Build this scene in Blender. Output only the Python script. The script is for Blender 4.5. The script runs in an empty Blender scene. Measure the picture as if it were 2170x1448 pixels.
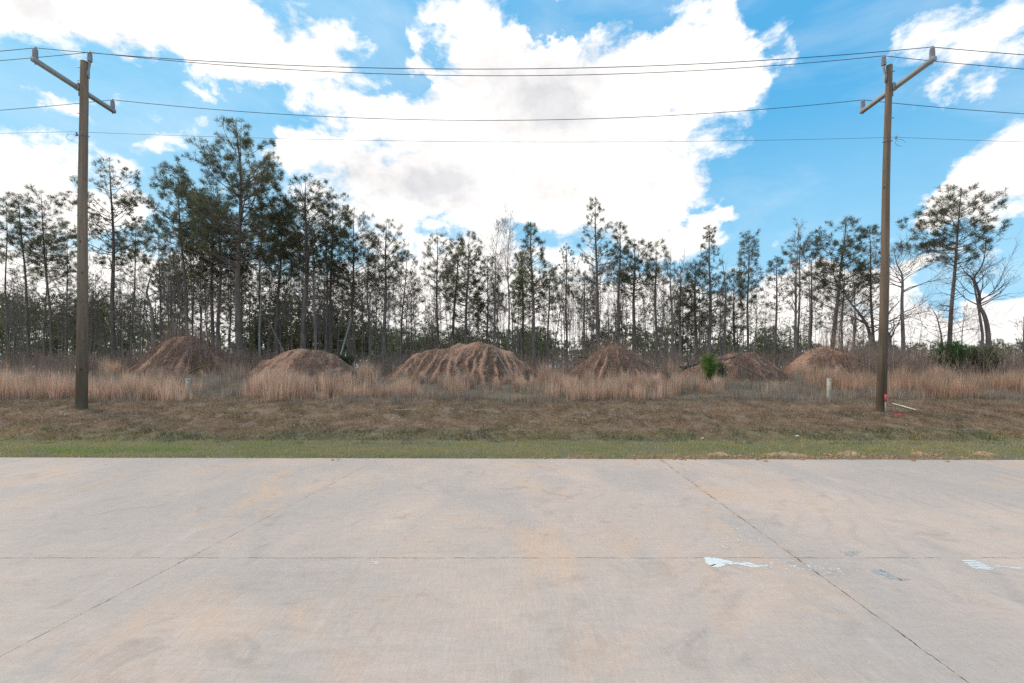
import bpy, math, random
import numpy as np
from math import radians, sin, cos, pi, atan2, sqrt

S = bpy.context.scene
COL = S.collection
F = 964.0      # focal length in photo pixels
H = 1.75       # eye height over the road
HY, CX = 780.0, 1085.0

# ------------------------------------------------------------------ camera
cam_d = bpy.data.cameras.new("camera")
cam = bpy.data.objects.new("camera", cam_d); COL.objects.link(cam)
cam.location = (0, 0, H); cam.rotation_euler = (radians(90), 0, 0)
cam_d.sensor_width = 36; cam_d.lens = 36 * F / 2170.0
cam_d.shift_y = (HY - 724) / 2170.0
cam_d.clip_start = 0.05; cam_d.clip_end = 5000
S.camera = cam
S.view_settings.view_transform = 'Standard'; S.view_settings.look = 'None'
S.view_settings.exposure = 0.4; S.view_settings.gamma = 1.0
S.cycles.use_denoising = False; S.cycles.max_bounces = 6; S.cycles.diffuse_bounces = 3; S.cycles.transparent_max_bounces = 8

# ------------------------------------------------------------------ sun
SUN_EL, SUN_AZ = radians(46), radians(-68)          # azimuth from +Y towards +X
sd = bpy.data.lights.new("sun", 'SUN'); sd.energy = 1.7; sd.angle = radians(14); sd.color = (1, .90, .78)
so = bpy.data.objects.new("sun", sd); COL.objects.link(so)
so.rotation_euler = (-(pi / 2 - SUN_EL), 0, -SUN_AZ)   # lamp shines down -Z of its frame
so.rotation_mode = 'XYZ'
import mathutils
dirv = mathutils.Vector((sin(SUN_AZ) * cos(SUN_EL), cos(SUN_AZ) * cos(SUN_EL), sin(SUN_EL)))
so.rotation_euler = dirv.to_track_quat('Z', 'Y').to_euler()

# ------------------------------------------------------------------ node helpers
class NT:
    def __init__(s, tree): s.t = tree; s.n = tree.nodes; s.l = tree.links; s.n.clear()
    def new(s, typ, **kw):
        n = s.n.new(typ)
        for k, v in kw.items(): setattr(n, k, v)
        return n
    def put(s, node, key, v):
        if v is None: return
        i = node.inputs[key]
        if isinstance(v, bpy.types.NodeSocket): s.l.new(v, i)
        else: i.default_value = v
    def math(s, op, a, b=None, c=None, clamp=False):
        n = s.new('ShaderNodeMath', operation=op); n.use_clamp = clamp
        s.put(n, 0, a); s.put(n, 1, b); s.put(n, 2, c)
        return n.outputs[0]
    def vmath(s, op, a, b=None):
        n = s.new('ShaderNodeVectorMath', operation=op); s.put(n, 0, a); s.put(n, 1, b)
        return n.outputs[0]
    def noise(s, vec, scale, detail=4, rough=.55, dist=0, lac=2.0):
        n = s.new('ShaderNodeTexNoise'); s.put(n, 'Vector', vec); s.put(n, 'Scale', scale)
        s.put(n, 'Detail', detail); s.put(n, 'Roughness', rough); s.put(n, 'Distortion', dist); s.put(n, 'Lacunarity', lac)
        return n.outputs['Fac']
    def remap(s, v, a, b, c=0., d=1., smooth=False):
        n = s.new('ShaderNodeMapRange'); n.interpolation_type = 'SMOOTHSTEP' if smooth else 'LINEAR'
        s.put(n, 0, v); s.put(n, 1, a); s.put(n, 2, b); s.put(n, 3, c); s.put(n, 4, d)
        return n.outputs[0]
    def mix(s, f, a, b, blend='MIX'):
        n = s.new('ShaderNodeMix', data_type='RGBA', blend_type=blend)
        s.put(n, 0, f); s.put(n, 6, a); s.put(n, 7, b)
        return n.outputs[2]
    def mapping(s, vec, scale=(1, 1, 1), loc=(0, 0, 0), rot=(0, 0, 0), typ='POINT'):
        n = s.new('ShaderNodeMapping', vector_type=typ); s.put(n, 'Vector', vec)
        s.put(n, 'Scale', scale); s.put(n, 'Location', loc); s.put(n, 'Rotation', rot)
        return n.outputs[0]
def C(r, g, b): return (r, g, b, 1.0)
def srgb(r, g, b):
    f = lambda c: (c / 255 / 12.92) if c / 255 <= .04045 else ((c / 255 + .055) / 1.055) ** 2.4
    return (f(r), f(g), f(b), 1.0)

# ------------------------------------------------------------------ sky with broken cumulus
W = bpy.data.worlds.new("World"); S.world = W; W.use_nodes = True
W.cycles.sampling_method = 'MANUAL'; W.cycles.sample_map_resolution = 512
w = NT(W.node_tree)
STR = 0.1
tc = w.new('ShaderNodeTexCoord').outputs['Generated']
sky = w.new('ShaderNodeTexSky', sky_type='NISHITA', sun_disc=False)
sky.sun_elevation = SUN_EL; sky.sun_rotation = SUN_AZ; sky.air_density = 1.0; sky.dust_density = .6; sky.ozone_density = 2.0
sep = w.new('ShaderNodeSeparateXYZ'); w.put(sep, 0, tc)
az = w.math('ARCTAN2', sep.outputs[0], sep.outputs[1])
el = w.math('ARCSINE', sep.outputs[2])
azel = w.new('ShaderNodeCombineXYZ'); w.put(azel, 0, az); w.put(azel, 1, el)
# ragged displacement of the cloud outlines
n3 = w.new('ShaderNodeTexNoise'); w.put(n3, 'Vector', w.mapping(tc, scale=(1, 1, 1.35))); w.put(n3, 'Scale', 7.0); w.put(n3, 'Detail', 9.0); w.put(n3, 'Roughness', .60)
disp = w.vmath('MULTIPLY', w.vmath('SUBTRACT', n3.outputs['Color'], (0.5, 0.5, 0.5)), (0.24, 0.19, 0))
P = w.vmath('ADD', azel.outputs[0], disp)
def pix(px, py):
    a = atan2(px - CX, F); e = atan2(HY - py, sqrt(F * F + (px - CX) ** 2)); return a, e
def blob(px, py, rx, ry, rot=0, vec=None):
    a, e = pix(px, py)
    ca, ce = cos(a), cos(e)
    sx = rx / F * ca * ca; sy = ry / F * ca * ce * ce * 1.05
    g = w.new('ShaderNodeTexGradient', gradient_type='SPHERICAL')
    w.put(g, 0, w.mapping(vec or P, loc=(a, e, 0), rot=(0, 0, radians(rot)), scale=(sx, sy, 1), typ='TEXTURE'))
    return g.outputs['Fac']
def blobs(lst, acc=None, vec=None):
    for (px, py, rx, ry, amp, *r) in lst:
        b = blob(px, py, rx, ry, r[0] if r else 0, vec)
        acc = w.math('MULTIPLY', b, amp) if acc is None else w.math('MULTIPLY_ADD', b, amp, acc)
    return acc
CL = [  # main masses
 (1060, 300, 380, 200, 1.7), (1210, 210, 250, 150, 1.5), (1090, 130, 130, 80, 1.0), (1470, 150, 170, 140, 1.45, -30), (1540, 190, 90, 80, .8), (1400, 100, 80, 60, .6),
 (770, 255, 150, 60, 1.0), (1370, 340, 190, 130, 1.3), (880, 420, 400, 110, 1.3), (1300, 430, 220, 100, 1.3),
 (650, 330, 130, 50, 1.0), (1430, 510, 110, 80, 1.5), (1000, 560, 500, 90, .9),
 (300, 20, 520, 130, 2.0), (640, 105, 190, 115, 1.45), (440, 110, 200, 80, .9), (610, 170, 110, 50, .7), (40, 50, 220, 90, 1.4), (980, 40, 120, 80, 1.0), (1020, 90, 60, 60, .6),
 (10, 400, 210, 120, 1.5), (230, 415, 150, 90, 1.3), (420, 262, 90, 40, .65), (410, 207, 60, 24, .95), (125, 245, 110, 38, .9, -28), (340, 330, 60, 45, .85),
 (170, 640, 700, 150, 2.2), (900, 690, 800, 130, 2.0), (1500, 700, 420, 130, 1.7), (1800, 600, 220, 65, 1.3), (1980, 560, 130, 50, 1.0), (2120, 690, 240, 100, 1.8), (1940, 720, 300, 90, 1.4),
 (2140, 350, 180, 120, 1.7), (2020, 385, 90, 55, 1.2), (2140, 90, 140, 110, 1.1, -20), (1985, 70, 100, 90, .8, -40), (2060, 150, 110, 60, .7), (1515, 455, 70, 34, 1.4), (1670, 90, 70, 34, .75, -50), (1610, 105, 40, 26, .6),
 (1540, 70, 90, 60, .8, -60), (890, 130, 50, 50, .85), (870, 95, 40, 40, .5), (1165, 12, 50, 24, .8),
]
HOLES = [(915, 505, 40, 16, -.7), (1140, 465, 50, 18, -.8), (880, 180, 60, 24, -.8), (1190, 60, 120, 40, -.6),
 (1270, 25, 180, 60, -1.0), (1450, 440, 50, 20, -.6), (1760, 250, 160, 330, -1.0), (2050, 620, 140, 40, -.8), (330, 205, 260, 40, -.7), (60, 180, 160, 40, -.7), (560, 250, 120, 50, -.6), (820, 60, 40, 70, -.5)]
dens = blobs(CL); dens = blobs(HOLES, dens)
fine = w.noise(w.mapping(tc, scale=(1, 1, 1.6)), 13, 8, .62, .3)
cirr = w.noise(w.mapping(tc, scale=(1, .6, 2.2)), 3.2, 7, .6, .8)
# beyond the picture (behind and overhead) broken cloud carries on
back = w.remap(w.noise(tc, 2.2, 6, .55), .48, .62, 0, .9)
out_of = w.math('MAXIMUM', w.remap(w.math('ABSOLUTE', az), 1.0, 1.3, 0, 1), w.remap(el, .75, .95, 0, 1))
dens = w.math('MULTIPLY_ADD', back, out_of, dens)
d2 = w.math('MULTIPLY_ADD', w.math('SUBTRACT', fine, .5), 2.7, dens)
mask = w.remap(d2, .05, .95, 0, 1, True)
veil = w.math('MULTIPLY', w.remap(cirr, .45, .80), .28)
lowhaze = w.remap(el, .0, .45, .28, .0)
mask = w.math('MAXIMUM', mask, w.math('ADD', veil, lowhaze), clamp=True)
# thick parts are grey underneath
GREY = [(1160, 200, 260, 110, .9), (1000, 390, 300, 90, .8), (820, 400, 220, 70, .45), (1350, 400, 200, 60, .35), (120, 25, 250, 70, .5), (1160, 260, 200, 60, .5), (60, 430, 220, 50, .3),
        (2060, 640, 260, 40, .5), (2060, 700, 300, 26, .5), (1300, 480, 180, 30, .4), (600, 20, 200, 50, .3)]
gm = blobs(GREY)
gm = w.math('MULTIPLY', gm, w.remap(w.noise(tc, 6, 7, .6), .34, .60, .25, 1.5), clamp=True)
blue = w.mix(1.0, sky.outputs[0], C(1.0, 1.25, 1.2), 'MULTIPLY')
side = w.remap(az, -.9, .5, 0, 1, True)
lowc = w.mix(side, C(2.8, 5.6, 7.4), C(1.6, 5.0, 7.5)); hic = w.mix(side, C(1.9, 4.9, 7.3), C(.80, 3.55, 6.5))
grad = w.mix(w.remap(el, .08, .58, 0, 1, True), lowc, hic)
BLUE = w.mix(.94, blue, grad)
puff = w.remap(fine, .3, .7, .86, 1.10)
white = w.mix(gm, C(9.6, 9.2, 8.8), C(6.3, 6.3, 6.5))
white = w.mix(1.0, white, puff, 'MULTIPLY')
full = w.mix(mask, BLUE, white)
bg = w.new('ShaderNodeBackground'); w.put(bg, 0, full); w.put(bg, 1, STR)
wo = w.new('ShaderNodeOutputWorld'); w.l.new(bg.outputs[0], wo.inputs[0])

# ------------------------------------------------------------------ noise and terrain (numpy)
def _h(ix, iy, s):
    v = (ix.astype(np.int64) * 374761393 + iy.astype(np.int64) * 668265263 + s * 1442695041) & 0xffffffff
    v = ((v ^ (v >> 13)) * 1274126177) & 0xffffffff
    return ((v ^ (v >> 16)) & 0xffff) / 65535.0
def vnoise(x, y, s=0):
    x = np.asarray(x, float); y = np.asarray(y, float)
    ix, iy = np.floor(x), np.floor(y); fx, fy = x - ix, y - iy
    fx = fx * fx * (3 - 2 * fx); fy = fy * fy * (3 - 2 * fy)
    a = _h(ix, iy, s); b = _h(ix + 1, iy, s); c = _h(ix, iy + 1, s); d = _h(ix + 1, iy + 1, s)
    return (a + (b - a) * fx) * (1 - fy) + (c + (d - c) * fx) * fy
def fbm(x, y, s=0, o=4):
    v = 0; a = .5
    for i in range(o):
        v = v + a * vnoise(np.asarray(x) * 2 ** i, np.asarray(y) * 2 ** i, s + i * 7); a *= .5
    return v / (1 - .5 ** o)
PY = [-500, 8.5, 8.9, 9.3, 10.6, 11.25, 11.6, 12.2, 14, 15.5, 20, 24, 34, 60, 3000]
PZ = [-.3, -.3, -.035, -.02, -.03, -.05, .05, .16, .47, .62, .95, 1.25, 1.66, 1.68, 1.68]
def terrain(x, y):
    x = np.asarray(x, float); y = np.asarray(y, float)
    z = np.interp(y, PY, PZ)
    k = np.clip((y - 11.4) / 2, 0, 1) * np.clip((80 - y) / 30, 0, 1)
    z = z + k * (.14 * (fbm(x * .35, y * .35, 3) - .5) + .10 * (fbm(x * 1.5, y * 1.8, 5) - .5))
    k2 = np.clip((y - 9.0) / .5, 0, 1) * np.clip((40 - y) / 5, 0, 1)
    return z + k2 * .05 * (fbm(x * 5, y * 5, 9) - .5)
def tz(x, y): return float(terrain(np.array([x]), np.array([y]))[0])
def wp(px, py, D): return np.array([(px - CX) * D / F, D, H + (HY - py) * D / F])
def wx(px, D): return (px - CX) * D / F

# ------------------------------------------------------------------ object helpers
def tag(o, label=None, cat=None, group=None, kind=None):
    if label: o['label'] = label
    if cat: o['category'] = cat
    if group: o['group'] = group
    if kind: o['kind'] = kind
    return o
def empty(name, loc=(0, 0, 0)):
    o = bpy.data.objects.new(name, None); COL.objects.link(o); o.location = loc; o.empty_display_size = .3; return o
def mk(name, V, faces, mat, parent=None, smooth=False, cols=None, origin=None):
    """faces: list of (M,k) int arrays"""
    V = np.asarray(V, np.float32).reshape(-1, 3)
    if origin is not None: V = V - np.asarray(origin, np.float32)
    me = bpy.data.meshes.new(name)
    me.vertices.add(len(V)); me.vertices.foreach_set('co', V.ravel())
    fs = [np.asarray(f, np.int32) for f in faces if len(f)]
    loops = np.concatenate([f.ravel() for f in fs]); tot = np.concatenate([np.full(len(f), f.shape[1], np.int32) for f in fs])
    st = np.concatenate([[0], np.cumsum(tot)[:-1]]).astype(np.int32)
    me.loops.add(len(loops)); me.loops.foreach_set('vertex_index', loops)
    me.polygons.add(len(tot)); me.polygons.foreach_set('loop_start', st); me.polygons.foreach_set('loop_total', tot)
    me.update(calc_edges=True)
    if smooth: me.polygons.foreach_set('use_smooth', np.ones(len(tot), bool))
    if cols is not None:
        a = me.color_attributes.new('Col', 'FLOAT_COLOR', 'POINT')
        c = np.ones((len(V), 4), np.float32); c[:, :3] = cols; a.data.foreach_set('color', c.ravel())
    me.materials.append(mat)
    o = bpy.data.objects.new(name, me); COL.objects.link(o)
    if parent is not None: o.parent = parent
    elif origin is not None: o.location = origin
    return o
class Geo:
    def __init__(s): s.V = []; s.F = {}; s.n = 0; s.Cc = []
    def add(s, V, F, col=None):
        V = np.asarray(V, float).reshape(-1, 3); F = np.asarray(F, int)
        s.V.append(V); s.F.setdefault(F.shape[1], []).append(F + s.n); s.n += len(V)
        if col is not None: s.Cc.append(np.broadcast_to(np.asarray(col, float), (len(V), 3)))
    def tube(s, pts, rad, k=8, cap=True, col=None):
        pts = np.asarray(pts, float); n = len(pts); rad = np.broadcast_to(np.asarray(rad, float), (n,))
        d = np.gradient(pts, axis=0); d /= np.linalg.norm(d, axis=1)[:, None] + 1e-9
        ref = np.array([0, 0, 1.]) if abs(d[0][2]) < .8 else np.array([0, 1., 0])
        u = np.cross(d, ref); u /= np.linalg.norm(u, axis=1)[:, None] + 1e-9; v = np.cross(d, u)
        a = np.arange(k) * 2 * pi / k
        V = pts[:, None] + rad[:, None, None] * (np.cos(a)[None, :, None] * u[:, None] + np.sin(a)[None, :, None] * v[:, None])
        V = V.reshape(-1, 3); i = np.arange(n - 1)[:, None] * k; j = np.arange(k)[None]; j2 = (j + 1) % k
        Fq = np.stack([i + j, i + j2, i + k + j2, i + k + j], -1).reshape(-1, 4)
        s.add(V, Fq, col)
        if cap:
            for r, flip in ((0, 1), (n - 1, 0)):
                base = s.n - n * k + r * k if True else 0
                c = s.n
                s.V.append(pts[r][None]); s.n += 1
                if col is not None: s.Cc.append(np.asarray(col, float).reshape(1, 3))
                rr = base + (0 if r == 0 else 0)
                if flip == 0: rr = c - 1 - n * k + r * k
                idx = np.arange(k)
                tri = np.stack([np.full(k, c), rr + idx, rr + (idx + 1) % k], -1)
                s.F.setdefault(3, []).append(tri)
    def segs(s, P0, P1, R0, R1, k=3, col=None):
        P0 = np.asarray(P0, float).reshape(-1, 3); P1 = np.asarray(P1, float).reshape(-1, 3)
        if not len(P0): return
        d = P1 - P0; d /= np.linalg.norm(d, axis=1)[:, None] + 1e-9
        ref = np.where(np.abs(d[:, 2:3]) < .8, np.array([[0, 0, 1.]]), np.array([[0, 1., 0]]))
        u = np.cross(d, ref); u /= np.linalg.norm(u, axis=1)[:, None] + 1e-9; v = np.cross(d, u)
        a = np.arange(k) * 2 * pi / k
        off = np.cos(a)[None, :, None] * u[:, None] + np.sin(a)[None, :, None] * v[:, None]
        A = P0[:, None] + off * np.asarray(R0)[:, None, None]; B = P1[:, None] + off * np.asarray(R1)[:, None, None]
        V = np.concatenate([A, B], 1).reshape(-1, 3)
        i = np.arange(len(P0))[:, None] * 2 * k; j = np.arange(k)[None]; j2 = (j + 1) % k
        s.add(V, np.stack([i + j, i + j2, i + k + j2, i + k + j], -1).reshape(-1, 4), col)
    def box(s, c, h, R=None, col=None):
        c = np.asarray(c, float); h = np.asarray(h, float)
        q = np.array([[x, y, z] for x in (-1, 1) for y in (-1, 1) for z in (-1, 1)], float) * h
        if R is not None: q = q @ np.asarray(R).T
        s.add(q + c, [[0, 1, 3, 2], [4, 6, 7, 5], [0, 4, 5, 1], [2, 3, 7, 6], [0, 2, 6, 4], [1, 5, 7, 3]], col)
    def obj(s, name, mat, parent=None, smooth=False, origin=None):
        cols = np.concatenate(s.Cc) if s.Cc and sum(map(len, s.Cc)) == s.n else None
        return mk(name, np.concatenate(s.V), [np.concatenate(f) for f in s.F.values()], mat, parent, smooth, cols, origin)

def blades(pos, az, lean, h, wd, col, rng, bend=.5, two=True):
    """curved upright blades; pos (N,3), all numpy; returns V, faces(list), cols"""
    N = len(pos); dx = np.cos(az); dy = np.sin(az)
    sa = rng.uniform(0, 2 * pi, N); sx = np.cos(sa) * wd * .5; sy = np.sin(sa) * wd * .5
    up = np.array([0, 0, 1.])
    tip = pos + np.stack([dx * lean * h, dy * lean * h, h * np.sqrt(np.clip(1 - lean ** 2, .05, 1))], 1)
    side = np.stack([sx, sy, np.zeros(N)], 1)
    if not two:
        V = np.stack([pos - side, pos + side, tip], 1).reshape(-1, 3)
        Fc = np.arange(3 * N).reshape(-1, 3); return V, [Fc], np.repeat(col, 3, 0)
    mid = pos + (tip - pos) * .55; mid[:, :2] -= (tip - pos)[:, :2] * .55 * bend * .6; mid[:, 2] += h * .03
    V = np.stack([pos - side, pos + side, mid - side * .8, mid + side * .8, tip], 1).reshape(-1, 3)
    b = np.arange(N)[:, None] * 5
    return V, [b + np.array([[0, 1, 3, 2]]), b + np.array([[2, 3, 4]])], np.repeat(col, 5, 0)

# ------------------------------------------------------------------ materials
def newmat(name):
    m = bpy.data.materials.new(name); m.use_nodes = True; return m, NT(m.node_tree)
def finish(t, col, rough=.9, bump=None, bstr=.4, bdist=.02, spec=.2, metal=0):
    p = t.new('ShaderNodeBsdfPrincipled'); t.put(p, 'Base Color', col); t.put(p, 'Roughness', rough); t.put(p, 'Specular IOR Level', spec); t.put(p, 'Metallic', metal)
    if bump is not None:
        b = t.new('ShaderNodeBump'); t.put(b, 'Height', bump); t.put(b, 'Strength', bstr); t.put(b, 'Distance', bdist); t.l.new(b.outputs[0], p.inputs['Normal'])
    o = t.new('ShaderNodeOutputMaterial'); t.l.new(p.outputs[0], o.inputs[0])
def leafmat(name, trans=.3, mul=1.0):
    m, t = newmat(name)
    a = t.new('ShaderNodeAttribute', attribute_name='Col').outputs['Color']
    oi = t.new('ShaderNodeObjectInfo').outputs['Random']
    hs = t.new('ShaderNodeHueSaturation'); t.put(hs, 'Color', a); t.put(hs, 'Value', t.remap(oi, 0, 1, .85 * mul, 1.15 * mul)); t.put(hs, 'Hue', t.remap(oi, 0, 1, .49, .51))
    d = t.new('ShaderNodeBsdfDiffuse'); tr = t.new('ShaderNodeBsdfTranslucent'); mx = t.new('ShaderNodeMixShader')
    t.put(d, 0, hs.outputs[0]); t.put(tr, 0, hs.outputs[0]); t.put(mx, 0, trans); t.l.new(d.outputs[0], mx.inputs[1]); t.l.new(tr.outputs[0], mx.inputs[2])
    o = t.new('ShaderNodeOutputMaterial'); t.l.new(mx.outputs[0], o.inputs[0]); return m
def barkmat(name, c1, c2, sc=6):
    m, t = newmat(name); oc = t.new('ShaderNodeTexCoord').outputs['Object']
    oi = t.new('ShaderNodeObjectInfo').outputs['Random']
    n = t.noise(t.mapping(oc, scale=(1, 1, .25)), sc, 5, .65); n2 = t.noise(oc, .5, 3)
    c = t.mix(t.remap(n, .35, .65), c1, c2); c = t.mix(1.0, c, t.remap(n2, .3, .7, .75, 1.2), 'MULTIPLY')
    c = t.mix(1.0, c, t.remap(oi, 0, 1, .8, 1.2), 'MULTIPLY')
    finish(t, c, .95, n, .8, .03); return m
M_needle = leafmat('pine_needles', .5)
M_grass = leafmat('dry_grass', .35)
M_green = leafmat('green_grass', .35)
M_twig = leafmat('brush_twigs', .1)
M_bark = barkmat('pine_bark', C(.12, .093, .08), C(.28, .215, .185))
M_bare = barkmat('bare_bark', C(.14, .115, .10), C(.30, .25, .22))
M_pale = barkmat('pale_bark', C(.28, .25, .22), C(.42, .38, .34))
M_pink = barkmat('pinkish_bark', C(.16, .12, .11), C(.30, .23, .21))

# concrete road: joints, mottling, brushed streaks
m, t = newmat('concrete'); M_road = m
g = t.new('ShaderNodeNewGeometry').outputs['Position']
sp = t.new('ShaderNodeSeparateXYZ'); t.put(sp, 0, g); X, Y = sp.outputs[0], sp.outputs[1]
base = t.mix(t.remap(t.noise(g, .38, 5, .6, .5), .40, .60), srgb(196, 178, 167), srgb(206, 185, 170))
base = t.mix(t.math('MULTIPLY', t.remap(t.noise(t.mapping(g, loc=(4.3, 1.7, 0)), .17, 4, .55, .7), .44, .56), .8), base, srgb(184, 171, 162))
base = t.mix(t.remap(t.noise(t.mapping(g, loc=(7, 3, 0), scale=(1, .55, 1), rot=(0, 0, .25)), .9, 6, .65, .6), .46, .64, 0, .7), base, srgb(180, 170, 163))
base = t.mix(t.remap(t.noise(t.mapping(g, loc=(31, 9, 0), scale=(1, .6, 1)), .75, 6, .62, .8), .53, .66, 0, .7), base, srgb(208, 178, 154))
base = t.mix(t.remap(t.noise(t.mapping(g, loc=(3, 39, 0)), 2.2, 6, .65, .9), .56, .72, 0, .45), base, srgb(156, 142, 133))
base = t.mix(t.remap(t.noise(t.mapping(g, loc=(13, 5, 0), scale=(1.6, .35, 1), rot=(0, 0, -.12)), 2.4, 6, .7, .5), .58, .74, 0, .4), base, srgb(203, 194, 187))
st_ = t.noise(t.mapping(g, scale=(48, 6, 1), rot=(0, 0, -.07)), 1, 5, .75)
base = t.mix(1.0, base, t.remap(st_, .25, .75, .90, 1.10), 'MULTIPLY')
sw = t.noise(t.mapping(g, scale=(2.4, 11, 1), rot=(0, 0, .5)), 1.6, 6, .75, .6)
base = t.mix(1.0, base, t.remap(sw, .3, .7, .93, 1.06), 'MULTIPLY')
gr = t.noise(g, 42, 5, .85)
base = t.mix(1.0, base, t.remap(gr, .30, .70, .92, 1.08), 'MULTIPLY')
arc = t.new('ShaderNodeTexWave', wave_type='RINGS', rings_direction='Z'); t.put(arc, 'Vector', t.mapping(g, loc=(1.5, -7.5, 0))); t.put(arc, 'Scale', 1.1); t.put(arc, 'Distortion', 9.0); t.put(arc, 'Detail', 3.0); t.put(arc, 'Detail Scale', .6)
base = t.mix(t.math('MULTIPLY', t.remap(arc.outputs['Fac'], .70, 1.0), t.remap(t.noise(g, .9, 3),   .5, .66, 0, .22)), base, srgb(152, 142, 136))
base = t.mix(1.0, base, C(1.055, 1.0, .96), 'MULTIPLY')
# joints
wob = t.math('MULTIPLY', t.math('SUBTRACT', t.noise(g, 9, 5, .8), .5), .045)
wob1 = t.math('MULTIPLY', t.math('SUBTRACT', t.noise(g, 2.0, 3, .6), .5), .02)
def joint(expr, wid, strength=1.0):
    d = t.math('ABSOLUTE', t.math('ADD', t.math('ADD', expr, wob), wob1))
    return t.remap(d, wid, t.math('ADD', wid, .0035), strength, 0)
gap = t.noise(g, 3.3, 5, .75)
wv = t.remap(gap, .40, .66, -.0025, .0045)
jl = joint(t.math('SUBTRACT', X, t.math('MULTIPLY_ADD', Y, .0925, -3.362)), wv)
jr = joint(t.math('SUBTRACT', X, t.math('MULTIPLY_ADD', Y, .0475, 2.42)), t.remap(gap, .40, .64, -.0025, .0055))
jh = joint(t.math('SUBTRACT', Y, 4.19), t.remap(gap, .34, .66, -.0025, .0042))
jl2 = joint(t.math('SUBTRACT', X, t.math('MULTIPLY_ADD', Y, .09, -9.0)), wv, .45)
jr2 = joint(t.math('SUBTRACT', X, t.math('MULTIPLY_ADD', Y, .03, 7.9)), wv, .35)
jm = t.math('MAXIMUM', t.math('MAXIMUM', t.math('MAXIMUM', jl, jr), t.math('MAXIMUM', jh, jl2)), jr2)
jd = t.math('ABSOLUTE', t.math('SUBTRACT', X, t.math('MULTIPLY_ADD', Y, .0475, 2.42)))
stain = t.math('MULTIPLY', t.remap(jd, 0, .07, .55, 0), t.remap(t.noise(g, 4, 4), .5, .6))
base = t.mix(stain, base, srgb(180, 143, 110))
jcol = t.mix(t.remap(t.noise(g, 6, 4), .52, .62), C(.045, .036, .03), C(.22, .13, .07))
col = t.mix(jm, base, jcol)
# tiny dark pits and rust specks
v = t.new('ShaderNodeTexVoronoi'); t.put(v, 'Vector', g); t.put(v, 'Scale', 1.7)
rs = t.math('MULTIPLY', t.remap(v.outputs['Distance'], .012, .028, 1, 0), t.remap(t.noise(g, 1.3, 2), .5, .6))
col = t.mix(t.math('MULTIPLY', rs, .7), col, srgb(120, 105, 95))
hh = t.math('SUBTRACT', t.math('MULTIPLY', t.math('ADD', gr, st_), .1), jm)
finish(t, col, .85, hh, .5, .006, .25)

# ground sheet
m, t = newmat('soil_and_thatch'); M_ground = m
g = t.new('ShaderNodeNewGeometry').outputs['Position']
sp = t.new('ShaderNodeSeparateXYZ'); t.put(sp, 0, g); X, Y = sp.outputs[0], sp.outputs[1]
yy = t.math('ADD', Y, t.math('MULTIPLY', t.math('SUBTRACT', t.noise(g, .8, 4), .5), 1.2))
nb = t.noise(g, 6, 6, .7); nc = t.noise(g, 22, 4, .7)
green = t.mix(nb, C(.15, .14, .07), C(.27, .235, .135))
brown = t.mix(t.remap(nb, .3, .7), C(.15, .094, .06), C(.38, .255, .17))
thatch = t.mix(t.remap(nb, .3, .7), C(.14, .105, .078), C(.30, .22, .16))
col = t.mix(t.remap(yy, 11.0, 11.9), green, brown); col = t.mix(t.remap(yy, 14.6, 15.8), col, thatch)
soil = t.math('MULTIPLY', t.math('MULTIPLY', t.remap(Y, 8.95, 9.5, 1, 0), t.remap(X, -.5, 2)), t.remap(t.noise(g, 1.6, 4), .38, .52))
col = t.mix(soil, col, C(.42, .22, .13))
finish(t, col, .95, t.math('ADD', nb, nc), .9, .05)

# mounds
m, t = newmat('clay_mound'); M_mound = m
a = t.new('ShaderNodeAttribute', attribute_name='Col'); sa = t.new('ShaderNodeSeparateColor'); t.put(sa, 0, a.outputs['Color'])
oc = t.new('ShaderNodeTexCoord').outputs['Object']
n1 = t.noise(oc, 3.5, 6, .7); n2 = t.noise(oc, 14, 6, .75); n4 = t.noise(t.mapping(oc, scale=(4, 4, 1.2)), 4, 6, .75)
clay = t.mix(t.remap(n2, .3, .7), C(.46, .225, .14), C(.74, .42, .28))
lit = t.mix(t.remap(n4, .35, .65), C(.10, .06, .045), C(.32, .18, .125))
k = t.math('ADD', sa.outputs[0], t.math('ADD', t.math('MULTIPLY', t.math('SUBTRACT', n1, .5), .9), t.math('MULTIPLY', t.math('SUBTRACT', n2, .5), 1.8)))
finish(t, t.mix(t.remap(k, .25, .62), lit, clay), .95, t.math('ADD', n2, n4), 1.0, .10)

# pole wood
def polemat(name, lo, hi):
    m, t = newmat(name); oc = t.new('ShaderNodeTexCoord').outputs['Object']; sp = t.new('ShaderNodeSeparateXYZ'); t.put(sp, 0, oc)
    n = t.noise(t.mapping(oc, scale=(22, 22, .6)), 1, 6, .7); n2 = t.noise(t.mapping(oc, scale=(3, 3, 1.3)), 1, 4, .6); n3 = t.noise(t.mapping(oc, scale=(5, 5, 2.2)), 3, 4, .7)
    zz = t.math('ADD', sp.outputs[2], t.math('MULTIPLY', n2, 2.0))
    c = t.mix(t.remap(zz, 1.6, 5.5), lo, hi)
    c = t.mix(1.0, c, t.remap(n, .3, .7, .6, 1.35), 'MULTIPLY'); c = t.mix(t.remap(n3, .6, .72, 0, .6), c, C(.06, .048, .036))
    c = t.mix(t.remap(n2, .5, .75, 0, .25), c, C(.19, .19, .14))
    v = t.new('ShaderNodeTexVoronoi'); t.put(v, 'Vector', t.mapping(oc, scale=(3, 3, 1.6))); t.put(v, 'Scale', 1.2)
    c = t.mix(t.remap(v.outputs['Distance'], .05, .12, .8, 0), c, C(.045, .035, .027))
    finish(t, c, .9, n, .8, .012); return m
M_poleL = polemat('weathered_pole_wood', C(.12, .085, .057), C(.27, .195, .14))
M_poleR = polemat('brown_pole_wood', C(.10, .07, .047), C(.225, .155, .11))
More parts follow.
